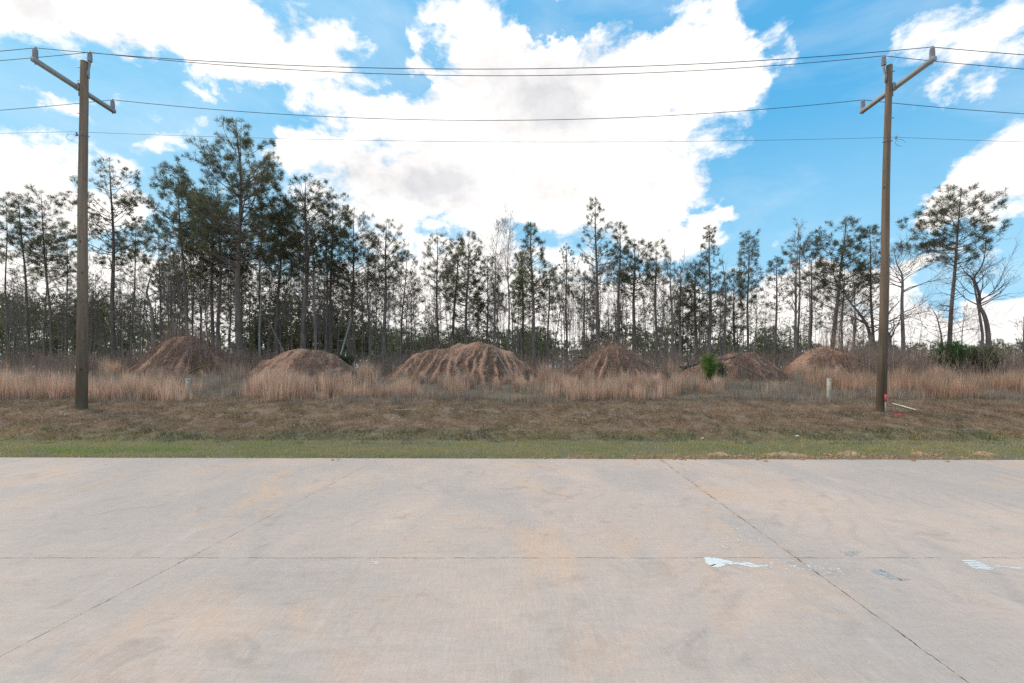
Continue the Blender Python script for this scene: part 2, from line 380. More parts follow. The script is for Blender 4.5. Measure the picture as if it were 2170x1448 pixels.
def plain(name, c, rough=.6, var=.15, sc=8, metal=0, spec=.3):
    m, t = newmat(name); oc = t.new('ShaderNodeTexCoord').outputs['Object']; n = t.noise(oc, sc, 5, .7)
    finish(t, t.mix(1.0, c, t.remap(n, .3, .7, 1 - var, 1 + var), 'MULTIPLY'), rough, n, .15, .01, spec, metal); return m
M_arm = plain('grey_crossarm', C(.36, .35, .34)); M_ins = plain('grey_polymer', C(.33, .32, .33), .5)
M_steel = plain('galvanised_steel', C(.30, .30, .30), .5, .2, 20, .5); M_wire = plain('dark_wire', C(.07, .07, .08), .6); M_wire2 = plain('light_wire', C(.16, .17, .18), .5)
M_tag = plain('white_tag', C(.75, .75, .73)); M_pvc = plain('pale_plastic', C(.44, .37, .28), .7, .3, 9); M_pinkp = plain('pink_paint', C(.80, .10, .14), .6)
M_stake = plain('stake_wood', C(.40, .33, .26), .8, .25, 30); M_white = plain('bleached_wood', C(.70, .66, .60), .8, .15, 20); M_stick = plain('tan_stick', C(.45, .36, .27), .9, .25, 20)
M_paint = plain('white_road_paint', C(.78, .74, .69), .6, .06, 30); M_log = plain('dead_branch_bark', C(.13, .10, .085), .9, .35, 10); M_patch = plain('grey_patching', C(.41, .37, .34), .9, .3, 25)
M_clod = plain('reddish_soil', C(.42, .25, .16), .95, .5, 9); M_dead = barkmat('dead_trunk_wood', C(.17, .13, .115), C(.30, .24, .21)); M_moss = plain('mossy_bark', C(.16, .125, .045), .95, .3, 12)

# ------------------------------------------------------------------ ground, road
def geo_axis(lim, fine, far):
    a = list(np.arange(0, lim, fine)); s = fine
    while a[-1] < far: s *= 1.25; a.append(a[-1] + s)
    return a
xa = geo_axis(34, .22, 1500); xs = np.array([-v for v in xa[::-1]][:-1] + xa)
ys = np.concatenate([[-300, -60, -20, -5, 2, 6, 8, 8.5, 8.7], np.arange(8.8, 17, .1), np.arange(17, 36, .25)]); e = 36.; s_ = .4; ex = []
while e < 1500: ex.append(e); s_ *= 1.15; e += s_
ys = np.concatenate([ys, ex])
XX, YY = np.meshgrid(xs, ys); ZZ = terrain(XX, YY)
V = np.stack([XX, YY, ZZ], -1).reshape(-1, 3); nx, ny = len(xs), len(ys)
i = np.arange(ny - 1)[:, None] * nx; j = np.arange(nx - 1)[None]
tag(mk('ground', V, [np.stack([i + j, i + j + 1, i + nx + j + 1, i + nx + j], -1).reshape(-1, 4)], M_ground, smooth=True), kind='structure')
def edgeY(x): return 8.79 - .0125 * x + (.05 * (fbm(np.asarray(x) * .9, 0 * np.asarray(x), 78) - .5)) + .02 * (fbm(np.asarray(x) * 4.3, 0 * np.asarray(x), 77) - .5)
rx = np.concatenate([np.linspace(-120, -25, 12), np.linspace(-24, 24, 240), np.linspace(25, 120, 12)])
ey = edgeY(rx); n = len(rx); z0 = np.zeros(n)
V = np.concatenate([np.stack([rx, np.full(n, -7.), z0], 1), np.stack([rx, ey - .01, z0], 1), np.stack([rx, ey, z0 - .01], 1), np.stack([rx, ey, z0 - .25], 1)])
i = np.arange(n - 1)
Fq = np.concatenate([np.stack([i + k * n, i + 1 + k * n, i + 1 + (k + 1) * n, i + (k + 1) * n], -1) for k in range(3)])
tag(mk('road', V, [Fq], M_road), kind='structure')

# ------------------------------------------------------------------ paint spills and patches on the road
def road_pt(px, py): Yv = F * H / (py - HY); return (px - CX) * Yv / F, Yv
def flat_poly(poly, z, g, rng=None):
    P2 = np.array([road_pt(*p) for p in poly]); c = P2.mean(0); n = len(P2)
    V = np.concatenate([np.c_[P2, np.full(n, z)], [[c[0], c[1], z + .0005]]])
    g.add(V, np.stack([np.arange(n), (np.arange(n) + 1) % n, np.full(n, n)], -1))
def rag(poly, rng, sub=5, amp=1.2):
    out = []
    for a, b in zip(poly, poly[1:] + poly[:1]):
        for k in range(sub):
            u = k / sub; out.append((a[0] + (b[0] - a[0]) * u + rng.gauss(0, amp), a[1] + (b[1] - a[1]) * u + rng.gauss(0, amp * .35)))
    return out
R = random.Random(5)
def paint(g, g2, label):
    o = g.obj('paint_splash', M_paint); tag(o, label, 'paint splash', 'white paint marks on the road')
    if g2: g2.obj('flecks', M_paint, o)['kind'] = 'stuff'
g = Geo()
flat_poly(rag([(1492, 1183), (1520, 1183), (1545, 1189), (1562, 1195), (1545, 1197), (1530, 1201), (1516, 1203), (1500, 1197)], R, 6, 1.6), .002, g)
def splat(g, px, py, L, Wd, ang, z=.0014):
    k = 7; pts = []
    for q in range(k):
        a = 2 * pi * q / k; x = cos(a) * L * R.uniform(.7, 1.2); y = sin(a) * Wd * R.uniform(.6, 1.3)
        pts.append((px + x * cos(ang) - y * sin(ang), py + x * sin(ang) + y * cos(ang)))
    flat_poly(pts, z, g)
gm_ = g; g = Geo()
for q in range(34):    # streaks trailing right
    u = R.random(); x = 1550 + u * 75 + R.gauss(0, 5); splat(g, x, 1193 + u * 9 + R.gauss(0, 2.0), R.uniform(5, 14), R.uniform(.4, 1.1), .10)
for q in range(150):
    u = R.random() ** .8; x = 1550 + u * 240; splat(g, x, 1194 + u * 16 + R.gauss(0, 6), R.uniform(.8, 5), R.uniform(.3, .7), .16)
for q in range(110):   # spray fanning up-right above the joint
    u = R.random(); x = 1500 + u * 110 + R.gauss(0, 12); splat(g, x, 1176 - u * 48 + R.gauss(0, 12), R.uniform(.8, 2.6), R.uniform(.35, .7), -.4 + R.gauss(0, .6))
for q in range(60):
    splat(g, R.uniform(1600, 1860), R.uniform(1165, 1235), R.uniform(.5, 1.6), .4, R.uniform(-.3, .3))
paint(gm_, g, 'white paint splash with flecks spraying right across the concrete joint')
g = Geo()
for k in range(6):
    y0 = 1188 + k * 3.4; x0 = 2038 + k * 5; x1 = 2080 + k * 5.5 + R.uniform(-4, 4)
    flat_poly(rag([(x0, y0), (x1, y0 + .4), (x1, y0 + 2.9), (x0 + 3, y0 + 2.5)], R, 5, .9), .002, g)
gm_ = g; g = Geo()
for q in range(30):
    u = R.random(); splat(g, 2095 + u * 90, 1200 + u * 6 + R.gauss(0, 2), R.uniform(4, 12), .45, .05)
paint(gm_, g, 'ribbed white paint smear on the concrete near the right picture edge')
g = Geo()
for (x, y, l) in ((795, 1191, 9), (797, 1195, 6), (800, 1193.5, 7)): splat(g, x, y, l, .7, -.05)
tag(g.obj('paint_splash', M_paint), 'tiny white paint dash just below the long joint left of centre', 'paint splash', 'white paint marks on the road')
g = Geo(); flat_poly(rag([(1845, 1209), (1858, 1206), (1878, 1211), (1900, 1222), (1930, 1229), (1905, 1231), (1880, 1224), (1862, 1217)], R, 5, 1.4), .0012, g)
tag(g.obj('road_patch', M_patch), 'grey worn comma-shaped patch on the concrete below the long joint', 'patch', 'worn patches in the concrete')
g = Geo()
for q in range(26): splat(g, 1800 + R.gauss(0, 12), 1172 + R.gauss(0, 3), R.uniform(2, 7), R.uniform(.5, 1.4), R.uniform(-.2, .3), .0012)
tag(g.obj('road_patch', M_patch), 'rough grey chipped patch on the concrete just above the long joint', 'patch', 'worn patches in the concrete')

# ------------------------------------------------------------------ utility poles
def rot_to(d):
    return np.array(mathutils.Vector(d).to_track_quat('Z', 'Y').to_matrix())
def insulator(g, base, up, h=.30, r=.068):
    up = np.asarray(up, float) / np.linalg.norm(up); pts = [base]; rad = [.035]
    pts = []; rad = []; nrib = 6
    for q in range(nrib * 4 + 1):
        u = q / (nrib * 4); pts.append(np.asarray(base) + up * h * u); rad.append(r * (.80, 1.0, 1.0, .78)[q % 4] * (1 - .12 * u))
    g.tube(pts, rad, 14)
    g.tube([np.asarray(base) + up * h, np.asarray(base) + up * (h + .05)], [.035, .03], 8)
def make_pole(base_px, top_px, D, topy, rb, rt, armside, mat, label, tagpx, tagy, tag2=None):
    bx = wx(base_px, D); bz = tz(bx, D); top = wp(top_px, topy, D)
    root = empty('utility_pole', (bx, D, bz)); o = np.array([bx, D, bz])
    tag(root, label, 'utility pole', 'wooden power poles beyond the road')
    g = Geo(); N = 40; pts = []; rad = []
    for k in range(N + 1):
        u = k / N; p = o * (1 - u) + top * u; p = p + np.array([.012 * sin(u * 9 + bx), 0, 0]); 
        if k == 0: p[2] -= .5
        pts.append(p); rad.append((rb + (rt - rb) * u) * (1 + .012 * sin(u * 37)) + (.012 if k == 0 else 0))
    g.tube(pts, rad, 20); g.obj('shaft', mat, root, True, o)
    T = lambda z: o + (top - o) * ((z - o[2]) / (top[2] - o[2]))
    za = H + 8.62 * D / 14.0; pc = T(za); s = armside; ax = pc[0] + s * (rt + .09)
    yn, yf = (D - 1.32, D + 1.30)
    g = Geo(); g.box((ax, (yn + yf) / 2, za), (.052, (yf - yn) / 2, .058)); arm = g.obj('crossarm', M_arm, root, False, o)
    g = Geo(); g.box((pc[0] + s * (rt + .02), D, za), (.03, .10, .11)); g.box((pc[0] + s * (rt + .012), D, za - .13), (.012, .05, .14)); g.box((ax, D, za), (.058, .05, .062)); g.obj('arm_bracket', M_steel, root, False, o)
    att = {}
    for nm, yy_ in (('near', yn + .08), ('far', yf - .08)):
        g = Geo(); b = np.array([ax, yy_, za + .055]); g.tube([b - [0, 0, .17], b + [0, 0, .05]], .014, 8); g.tube([b, b + [0, 0, .03]], .06, 10)
        insulator(g, b + [0, 0, .03], (0, 0, 1), .24, .068); g.obj('insulator', M_ins, root, True, o); att[nm] = b + [0, 0, .30]
    g = Geo(); tb = top + np.array([-s * (rt + .05), 0, -.42])
    g.tube([tb + [0, 0, -.1], tb + [0, 0, .2], tb + [-s * .03, 0, .34], tb + [-s * .03, 0, .42]], [.022, .028, .03, .04], 8); g.box(tb + np.array([s * .035, 0, .05]), (.03, .03, .10)); g.obj('top_bracket', M_steel, root, True, o)
    g = Geo(); b = tb + np.array([-s * .03, 0, .42]); insulator(g, b, (0, 0, 1), .26, .068); g.obj('insulator', M_ins, root, True, o); att['top'] = b + [0, 0, .29]
    zn = H + (HY - (288 if armside < 0 else 300)) * D / F; pn = T(zn)
    g = Geo(); q = np.linspace(0, 2 * pi, 22); rr = rt + .02 + .018
    ring = np.stack([pn[0] + np.cos(q) * rr, pn[1] + np.sin(q) * rr, pn[2] + .02 * np.sin(q)], 1); g.tube(ring, .008, 6)
    if armside < 0:
        g.tube([pn + [-.17, -.05, -.02], pn + [-.17, -.05, .07]], .035, 10); c0 = pn + np.array([-.28, -.1, -.09])
    else:
        g.tube([pn + [.10, -.19, -.02], pn + [.10, -.19, .06]], .03, 10); c0 = pn + np.array([.30, -.1, -.09])
    loop = np.stack([c0[0] + .14 * np.cos(q), c0[1] + 0 * q, c0[2] + .10 * np.sin(q)], 1); g.tube(loop[:18], .005, 5)
    g.obj('neutral_clamp', M_steel, root, True, o); att['neutral'] = pn + [(-.17 if armside < 0 else .10), -.19, .03]
    if armside < 0:      # thin earth wire stapled down the side
        g = Geo(); zs_ = np.linspace(o[2] - .1, pn[2], 14); g.tube([T(z_) + np.array([-(rb + (rt - rb) * (z_ - o[2]) / (top[2] - o[2])) - .006, -.03, 0]) for z_ in zs_], .005, 5); g.obj('earth_wire', M_wire, root, False, o)
    # bolts
    for z in (-.6, -1.6, -.2):
        g = Geo(); p = T(top[2] + z); g.tube([p + [s * (rt + .01), -.04, 0], p + [s * (rt + .07), -.04, 0]], .012, 6); g.obj('bolt', M_steel, root, False, o)
    p = T(H + (HY - tagy) * D / F); g = Geo(); dx = (tagpx - CX) * D / F - p[0]; r_ = rb * .97
    nrm = np.array([dx, -sqrt(max(r_ * r_ - dx * dx, .001)), 0]); nn = nrm / np.linalg.norm(nrm); c = p + nn * (r_ + .002)
    g.tube([c, c + nn * .008], .043, 16); g.obj('tag', M_tag, root, False, o)
    return att
aL = make_pole(173, 178, 13.95, 131, .146, .100, -1, M_poleL, 'tall light brown wooden power pole at the left with crossarm running to the rear', 167, 779)
aR = make_pole(1868, 1884, 13.70, 139, .128, .080, 1, M_poleR, 'tall dark brown wooden power pole at the right beside the pink-topped stake', 1877, 790)
def wire(a, b, sag, r, mat, label):
    g = Geo(); span = b - a; pts = []
    for k in range(-60, 121):
        u = k / 60.; f = u - math.floor(u) if u not in (2.0,) else 1.0
        pts.append(a + span * u - np.array([0, 0, 4 * sag * f * (1 - f)]))
    g.tube(pts, r, 6); o = g.obj('power_line', mat, None, True, a); tag(o, label, 'power line', 'wires strung between the two poles')
wire(aL['near'], aR['near'], .60, .0088, M_wire, 'dark power wire carried on the nearer, higher-looking crossarm ends')
wire(aL['top'], aR['top'], .66, .0088, M_wire, 'dark power wire carried on the insulators at the very pole tops')
wire(aL['far'], aR['far'], .68, .0088, M_wire, 'dark power wire carried on the farther, lower-looking crossarm ends')
wire(aL['neutral'], aR['neutral'], .22, .0048, M_wire2, 'thin pale wire clamped to both poles below the crossarms')
# thin earth wire down the left pole
# ------------------------------------------------------------------ markers, stakes, sticks
def marker(px, pytop, pybase, D, wpx, label):
    x = wx(px, D); z = H + (HY - pybase) * D / F; z = min(z, tz(x, D)); zt = H + (HY - pytop) * D / F; r = wpx * D / F / 2 * .82
    o = np.array([x, D, z]); g = Geo(); hgt = zt - z
    g.tube([o - [0, 0, .2], o + [0, 0, hgt * .3], o + [0, 0, hgt - .05]], [r * 1.02, r, r * .97], 18)
    root = empty('marker_post', o); tag(root, label, 'marker post', 'short pale marker posts in the grass'); g.obj('post', M_pvc, root, True, o)
    g = Geo(); g.tube([o + [0, 0, hgt - .06], o + [0, 0, hgt - .012], o + [0, 0, hgt]], [r * 1.06, r * 1.06, r * .98], 18); g.obj('cap', M_pvc, root, False, o)
marker(1757, 802, 838, 16.0, 10.5, 'short cream marker post in the grass left of the dark right-hand pole')
marker(399, 802, 832, 16.4, 11, 'short white-capped marker post half hidden in tall grass on the left')
D = 13.45; x = wx(1877, D); o = np.array([x, D, tz(x, D)]); zt = H + (HY - 836) * D / F
root = empty('survey_stake', o); tag(root, 'upright wooden survey stake with a pink top leaning on the right pole', 'stake')
hh_ = zt - o[2]; g = Geo(); g.box(o + [0, 0, (hh_ - .2) / 2 - .05], (.019, .010, (hh_ - .2) / 2 + .05)); g.obj('stake_body', M_stake, root, False, o)
g = Geo(); g.box(o + [0, 0, hh_ - .11], (.0215, .0125, .11)); g.obj('painted_top', M_pinkp, root, False, o)
g = Geo(); g.tube([o + [.02, 0, hh_ - .2], o + [.03, -.03, hh_ - .24], o + [.016, -.035, hh_ - .31]], .009, 5); g.obj('ribbon', M_pinkp, root, False, o)
def stick(p0, p1, r, mat, name, label, cat, group=None, lift=.03, flat=False, n=7, wob=.01):
    rr = np.random.RandomState(int(abs(p0[0] * 77)) % 9999); P0 = np.array([p0[0], p0[1], tz(*p0) + lift]); P1 = np.array([p1[0], p1[1], tz(*p1) + lift])
    pts = [P0 + (P1 - P0) * u + np.array([0, 0, rr.normal(0, wob)]) for u in np.linspace(0, 1, n)]
    g = Geo()
    if flat:
        d = P1 - P0; L = np.linalg.norm(d); g.box((P0 + P1) / 2, (.03, .012, L / 2), rot_to(d))
    else: g.tube(pts, [r * (1 - .5 * u) for u in np.linspace(0, 1, n)], 7)
    tag(g.obj(name, mat, None, True, P0), label, cat, group)
def gp(px, py):   # ground point seen at a pixel
    lo, hi = 8.9, 40.
    for Dq in np.arange(8.9, 40, .02):
        xq = wx(px, Dq)
        if HY - (tz(xq, Dq) - H) * F / Dq <= py: return xq, Dq
    return wx(px, 40), 40
a_, b_ = gp(1892, 859), gp(1941, 873)
stick(a_, b_, .02, M_white, 'lath', 'white wooden lath lying on the dry grass right of the pole', 'lath', flat=True, lift=.06)
stick(gp(998, 873), gp(1056, 875), .013, M_stick, 'stick', 'long straight tan stick lying across the middle of the bank', 'stick', 'sticks lying on the bank', .06)
stick(gp(833, 873), gp(885, 872), .016, M_stick, 'stick', 'pale tan stick on the bank left of the long straight one', 'stick', 'sticks lying on the bank', .045)
stick(gp(137, 883), gp(147, 881), .014, M_white, 'stick', 'short white stick on the ground at the foot of the left pole', 'stick', 'sticks lying on the bank', .05)
stick(gp(168, 879), gp(190, 876), .010, M_stick, 'stick', 'thin twig lying against the base of the left pole', 'stick', 'sticks lying on the bank', .04)
g = Geo(); bx, by = gp(1897, 886)
c = np.array([bx, by, tz(bx, by) + .05]); pts = [c + np.array([(q - 9) * .017 + R.gauss(0, .02), R.gauss(0, .05), abs(R.gauss(0, .03))]) for q in range(19)]
g.tube(pts, .009, 4)
tag(g.obj('flagging_ribbon', M_pinkp), 'crumpled pink flagging ribbon on the grass below the right pole', 'ribbon')
for (px, py, nm, lb) in ((1489, 934, 'paper_scrap', 'small crumpled white paper scrap on the green verge, right of centre'), (1690, 929, 'paper_scrap', 'small round white litter piece on the green verge toward the right pole')):
    x, y = gp(px, py); g = Geo(); z = tz(x, y) + .05
    rr = np.random.RandomState(px); th = np.linspace(0, 2 * pi, 9)[:-1]
    V = np.array([[x + .05 * cos(a) * rr.uniform(.6, 1.2), y + .03 * sin(a), z + rr.uniform(-.01, .03)] for a in th] + [[x, y, z + .03]] + [[x, y, z - .03]])
    g.add(V, [[k, (k + 1) % 8, 8] for k in range(8)] + [[(k + 1) % 8, k, 9] for k in range(8)]); tag(g.obj(nm, M_white), lb, 'litter')

# ------------------------------------------------------------------ dirt mounds
def mound(sil, D, clayness, gully, fx, label, seed, wd=2.6, ridges=None):
    sil = [(wx(px, D), H + (HY - py) * D / F) for px, py in sil]
    sx = np.array([p[0] for p in sil]); sz = np.array([p[1] for p in sil]); x0, x1 = sx[0] - .6, sx[-1] + .6
    nx_, ny_ = int((x1 - x0) / .055), 120
    xs_ = np.linspace(x0, x1, nx_); ys_ = np.linspace(D - wd - .9, D + wd + .9, ny_)
    Xg, Yg = np.meshgrid(xs_, ys_)
    T0 = terrain(Xg, np.full_like(Xg, D)); S0 = np.interp(Xg, sx, sz)
    k = np.ones(9) / 9.; sil_s = np.convolve(np.pad(np.interp(xs_, sx, sz), 4, 'edge'), k, 'valid'); S0 = np.broadcast_to(sil_s, Xg.shape)
    hmax = (S0 - T0).max(); hh = np.clip(S0 - T0, -.3, None); wl_ = .8 + (wd - .8) * np.sqrt(np.clip(hh / hmax, 0, 1))
    s = np.abs(Yg - D) / wl_
    prof = np.clip(1 - s, 0, None) ** .0 * np.where(s < 1, (0.5 + 0.5 * np.cos(pi * np.clip(s, 0, 1))) * .45 + (1 - np.clip(s, 0, 1) ** 1.25) * .55, 0)
    xc = wx(fx, D); q = (Xg - xc) / (.55 + 1.1 * np.clip(s, 0, 1))
    q = q + .55 * (fbm(Xg * .9, Yg * .9, seed) - .5)
    qw = q + .16 * (fbm(Xg * 1.8, Yg * 1.8, seed + 1) - .5) * s; n1_ = vnoise(qw * 2.3 + 31, s * .7 + seed, seed + 3); n2_ = vnoise(qw * 5.6 + 11, s * 2.2 + seed, seed + 5)
    ridge = 1 - np.clip(np.abs(n1_ - .5) * 3.0, 0, 1); ridge2 = 1 - np.clip(np.abs(n2_ - .5) * 3.6, 0, 1)
    am = np.clip(fbm(Xg * .8 + 9, Yg * .8, seed + 21) * 2.2 - .45, .15, 1); rr_ = np.clip(ridge ** 1.1 * .70 * am + ridge2 ** 1.4 * .28, 0, 1)
    if ridges:
        rr2 = np.zeros_like(Xg); sf = np.clip(s, 0, 1); wob_ = .50 * (fbm(Xg * 1.5, Yg * 1.7 + seed, 44) - .5) + .22 * (fbm(Xg * 5, Yg * 5, 45) - .5)
        for (xt, xb, s0, wb, am_) in ridges:
            uu = np.clip((sf - s0) / (1 - s0), 0, 1); xr = wx(xt, D) + (wx(xb, D) - wx(xt, D)) * uu ** .85 + .35 * (vnoise(sf * 2.6 + xt, sf * 0 + xb, 71) - .5) * uu; sl_ = .45 + .9 * vnoise(sf * 3.1 + xt * 3, sf * 0, 72)
            dd = np.abs(Xg + wob_ * (.3 + sf) - xr) / (.06 + .8 * wb * uu); rr2 = np.maximum(rr2, np.clip(1 - dd, 0, 1) ** .8 * am_ * np.clip(sl_, 0, 1.1) * np.clip((sf - s0) * 5, 0, 1) * np.where(Yg < D, 1, .6))
        rr_ = np.clip(rr2 * np.clip(.15 + 1.5 * fbm(Xg * 2.6, Yg * 2.6, seed + 61), 0, 1.15) + .22 * rr_ + .5 * (fbm(Xg * 3.5, Yg * 3.5, seed + 62) - .5), 0, 1)
    env = np.clip(np.sin(pi * np.clip(s * .85 + .02, 0, 1)), 0, 1) * np.clip(hh / hmax, 0, 1)
    Zg = terrain(Xg, Yg) - .12 + (hh + .12) * prof - gully * env * (1 - rr_) * .85 + (.42 * (fbm(Xg * 1.1 + 4, Yg * 1.3, seed + 33) - .5) + .12 * (fbm(Xg * 2.2, Yg * 2.2, seed + 9) - .5) + .08 * (fbm(Xg * 8, Yg * 8, seed + 19) - .5)) * np.clip(hh * 2, 0, 1)
    V = np.stack([Xg, Yg, Zg], -1).reshape(-1, 3)
    i = np.arange(ny_ - 1)[:, None] * nx_; j = np.arange(nx_ - 1)[None]
    cl = clayness * (.14 + 1.05 * np.clip((rr_ - .25) * 2.0, 0, 1) ** 1.3 * (gully > .1) + .5 * (gully <= .3) * np.clip(fbm(Xg * 1.4, Yg * 1.4, seed + 4) * 2.4 - .9, 0, 1) + (gully <= .1) * .5 * fbm(Xg, Yg, seed + 2)) + .25 * np.clip(1 - s * 3, 0, 1) * clayness
    cols = np.zeros((nx_ * ny_, 3)); cols[:, 0] = cl.ravel()
    o = mk('dirt_mound', V, [np.stack([i + j, i + j + 1, i + nx_ + j + 1, i + nx_ + j], -1).reshape(-1, 4)], M_mound, None, True, cols, (xc, D, tz(xc, D)))
    tag(o, label, 'dirt mound', 'mounds of dug earth in front of the wood')
    return (xs_, ys_, Zg)
MD = []
MD.append(mound([(262, 800), (290, 772), (330, 738), (365, 719), (395, 712), (425, 722), (455, 752), (480, 768), (520, 790)], 25.5, .5, .2, 390, 'tall brown litter-covered dirt mound, leftmost of the row', 11))
MD.append(mound([(505, 800), (560, 770), (600, 747), (640, 741), (680, 742), (710, 757), (745, 776), (775, 800)], 23.2, .72, .20, 650, 'low rounded brown dirt mound between the leftmost and the widest one', 23))
MD.append(mound([(822, 800), (850, 775), (882, 750), (920, 739), (965, 731), (1010, 727), (1042, 728), (1070, 742), (1100, 764), (1135, 790), (1160, 802)], 23.0, 1.0, .28, 1005, 'widest dirt mound with deep gullies and orange clay ridges', 31, 3.0,
 [(868, 836, .1, .12, .7), (890, 850, .08, .16, .9), (912, 872, .06, .14, .8), (938, 893, .1, .18, 1), (958, 918, .12, .16, .8), (966, 949, .25, .24, 1), (982, 974, .05, .20, .95), (1010, 985, .05, .15, .9), (1026, 1000, .08, .13, .8), (1034, 1028, .02, .34, 1), (1052, 1062, .1, .12, .6), (1062, 1104, .05, .17, .95), (1078, 1130, .12, .15, .9)]))
MD.append(mound([(1190, 802), (1225, 775), (1255, 752), (1280, 735), (1302, 729), (1325, 737), (1355, 755), (1395, 778), (1430, 800)], 22.8, 1.0, .32, 1302, 'peaked conical dirt mound with clay streaks right of the widest one', 47, 2.8, [(1272, 1226, .12, .16, .9), (1289, 1250, .10, .20, 1), (1294, 1286, .38, .26, .9), (1304, 1300, .02, .10, .7), (1309, 1352, .04, .26, 1), (1322, 1372, .12, .15, .85), (1338, 1402, .2, .14, .6), (1262, 1208, .2, .12, .6)]))
MD.append(mound([(1425, 802), (1470, 778), (1510, 757), (1545, 746), (1580, 747), (1610, 760), (1640, 780), (1670, 800)], 24.0, .45, .18, 1560, 'brush-strewn dark dirt mound behind the young green pine', 59))
MD.append(mound([(1655, 800), (1690, 765), (1718, 741), (1745, 735), (1775, 740), (1805, 757), (1840, 775), (1870, 800)], 24.6, .72, .25, 1760, 'dirt mound with orange clay right side, nearest the right pole', 67))

# ------------------------------------------------------------------ grass
rng = np.random.RandomState(3)
def vary(base, n, rng, dv=.2, dh=.08):
    c = np.asarray(base, float) * (1 + rng.normal(0, dv, (n, 1))) * (1 + rng.normal(0, dh, (n, 3))); return np.clip(c, .01, .9)
def lerpc(a, b, k): return np.asarray(a)[None] * (1 - k[:, None]) + np.asarray(b)[None] * k[:, None]
def stuff_blades(name, parts, mat, label, cat):
    V = []; Fs = {}; Cc = []; n = 0
    for (v, f, c) in parts:
        V.append(v); Cc.append(c)
        for q in f: Fs.setdefault(q.shape[1], []).append(q + n)
        n += len(v)
    o = mk(name, np.concatenate(V), [np.concatenate(q) for q in Fs.values()], mat, None, False, np.concatenate(Cc)); tag(o, label, cat, None, 'stuff'); return o
# green verge
N = 120000; x = rng.uniform(-22, 22, N); y = 8.83 + rng.random_sample(N) ** 1.15 * 3.1; y = np.maximum(y, edgeY(x) + .005 + .05 * rng.random_sample(N)); keep = np.abs(x) < y * 1.25 + 3
bare = (fbm(x * 1.6, y * 3 + 5, 21) > .52) & (y < 9.25) & (x > -.5); keep &= ~(bare & (rng.random_sample(N) < .85)); x, y = x[keep], y[keep]; N = len(x)
k = np.clip((fbm(x * .9, y * 2.2, 51) - .42) * 5, 0, 1); col = lerpc((.54, .40, .165), (.38, .36, .10), k) 
br = np.clip(1 - ((x + 8.6) / 1.9) ** 2 - ((y - 9.75) / .38) ** 2, 0, 1) > 0.05; br2 = fbm(x * 2, y * 3, 61) > .62
col[br & (rng.random_sample(N) < .7)] = (.27, .40, .08); col[br2 & (y > 10.5)] = (.14, .17, .06); tan = rng.random_sample(N) < .15 + .5 * (fbm(x * 1.3, y * 2.2, 71) > .56); col[tan] = (.42, .34, .23)
ne = 5000; xe = rng.uniform(-14, 14, ne); ye = edgeY(xe) + rng.uniform(-.004, .04, ne); ce = vary((.38, .32, .19), ne, rng, .3, .1)
pe = blades(np.stack([xe, ye, np.full(ne, -.03)], 1), rng.normal(-pi / 2, .9, ne), rng.uniform(.4, .9, ne), rng.uniform(.05, .13, ne) * (.4 + 1.2 * fbm(xe * 3, xe * 0, 73)), rng.uniform(.006, .012, ne), ce, rng, two=False)
edge = (y < 9.05) & (rng.random_sample(N) < .4); col[edge] = (.20, .15, .10)
z = terrain(x, y); hg = rng.uniform(.03, .085, N) * (1 + .5 * br) * (.3 + 1.6 * fbm(x * 3, y * 4, 72)); p1 = blades(np.stack([x, y, z - .01], 1), rng.uniform(0, 2 * pi, N), rng.uniform(.1, .8, N), hg, rng.uniform(.006, .013, N), col * rng.uniform(.7, 1.25, (N, 1)), rng, two=False)
stuff_blades('verge_grass', [p1, pe], M_green, 'short green grass verge along the edge of the concrete', 'grass')
# mown brown bank
N = 210000; x = rng.uniform(-23, 23, N); y = rng.uniform(11.2, 16.2, N); keep = (np.abs(x) < y * 1.22 + 3) & (fbm(x * 4, y * 4, 81) > .36); x, y = x[keep], y[keep]; N = len(x)
k = np.clip((fbm(x * .9, y * 1.5, 52) - .42) * 4, 0, 1); col = lerpc((.46, .295, .175), (.33, .24, .118), k); up = np.clip((y - 13.2) / 2, 0, 1) * rng.random_sample(N); col = col * (1 - up[:, None]) + np.array((.48, .36, .26)) * up[:, None]
lo = (y < 12.0) & (fbm(x * .7, y, 91) > .48); col[lo] = (.14, .165, .08); gr_ = rng.random_sample(N) < .10; col[gr_] = (.13, .15, .07)
pt = fbm(x * 2.1, y * 2.6, 84); col = col * (.30 + 1.35 * pt)[:, None]; clump = .35 + 1.7 * fbm(x * 3.2, y * 3.2, 82)
z = terrain(x, y); p1 = blades(np.stack([x, y, z - .01], 1), rng.uniform(0, 2 * pi, N), rng.uniform(.3, .95, N), rng.uniform(.05, .13, N) * clump, rng.uniform(.007, .014, N), col * rng.uniform(.6, 1.35, (N, 1)), rng, two=False)
stuff_blades('mown_grass', [p1], M_grass, 'short mown brown winter grass covering the sloping bank', 'grass')
# surface height incl. mounds
def surf(x, y):
    z = terrain(x, y)
    for xs_, ys_, Zg in MD:
        ins = (x > xs_[0]) & (x < xs_[-1]) & (y > ys_[0]) & (y < ys_[-1])
        if ins.any():
            ix = np.clip(((x[ins] - xs_[0]) / (xs_[1] - xs_[0])).astype(int), 0, len(xs_) - 1); iy = np.clip(((y[ins] - ys_[0]) / (ys_[1] - ys_[0])).astype(int), 0, len(ys_) - 1)
            z[ins] = np.maximum(z[ins], Zg[iy, ix])
    return z
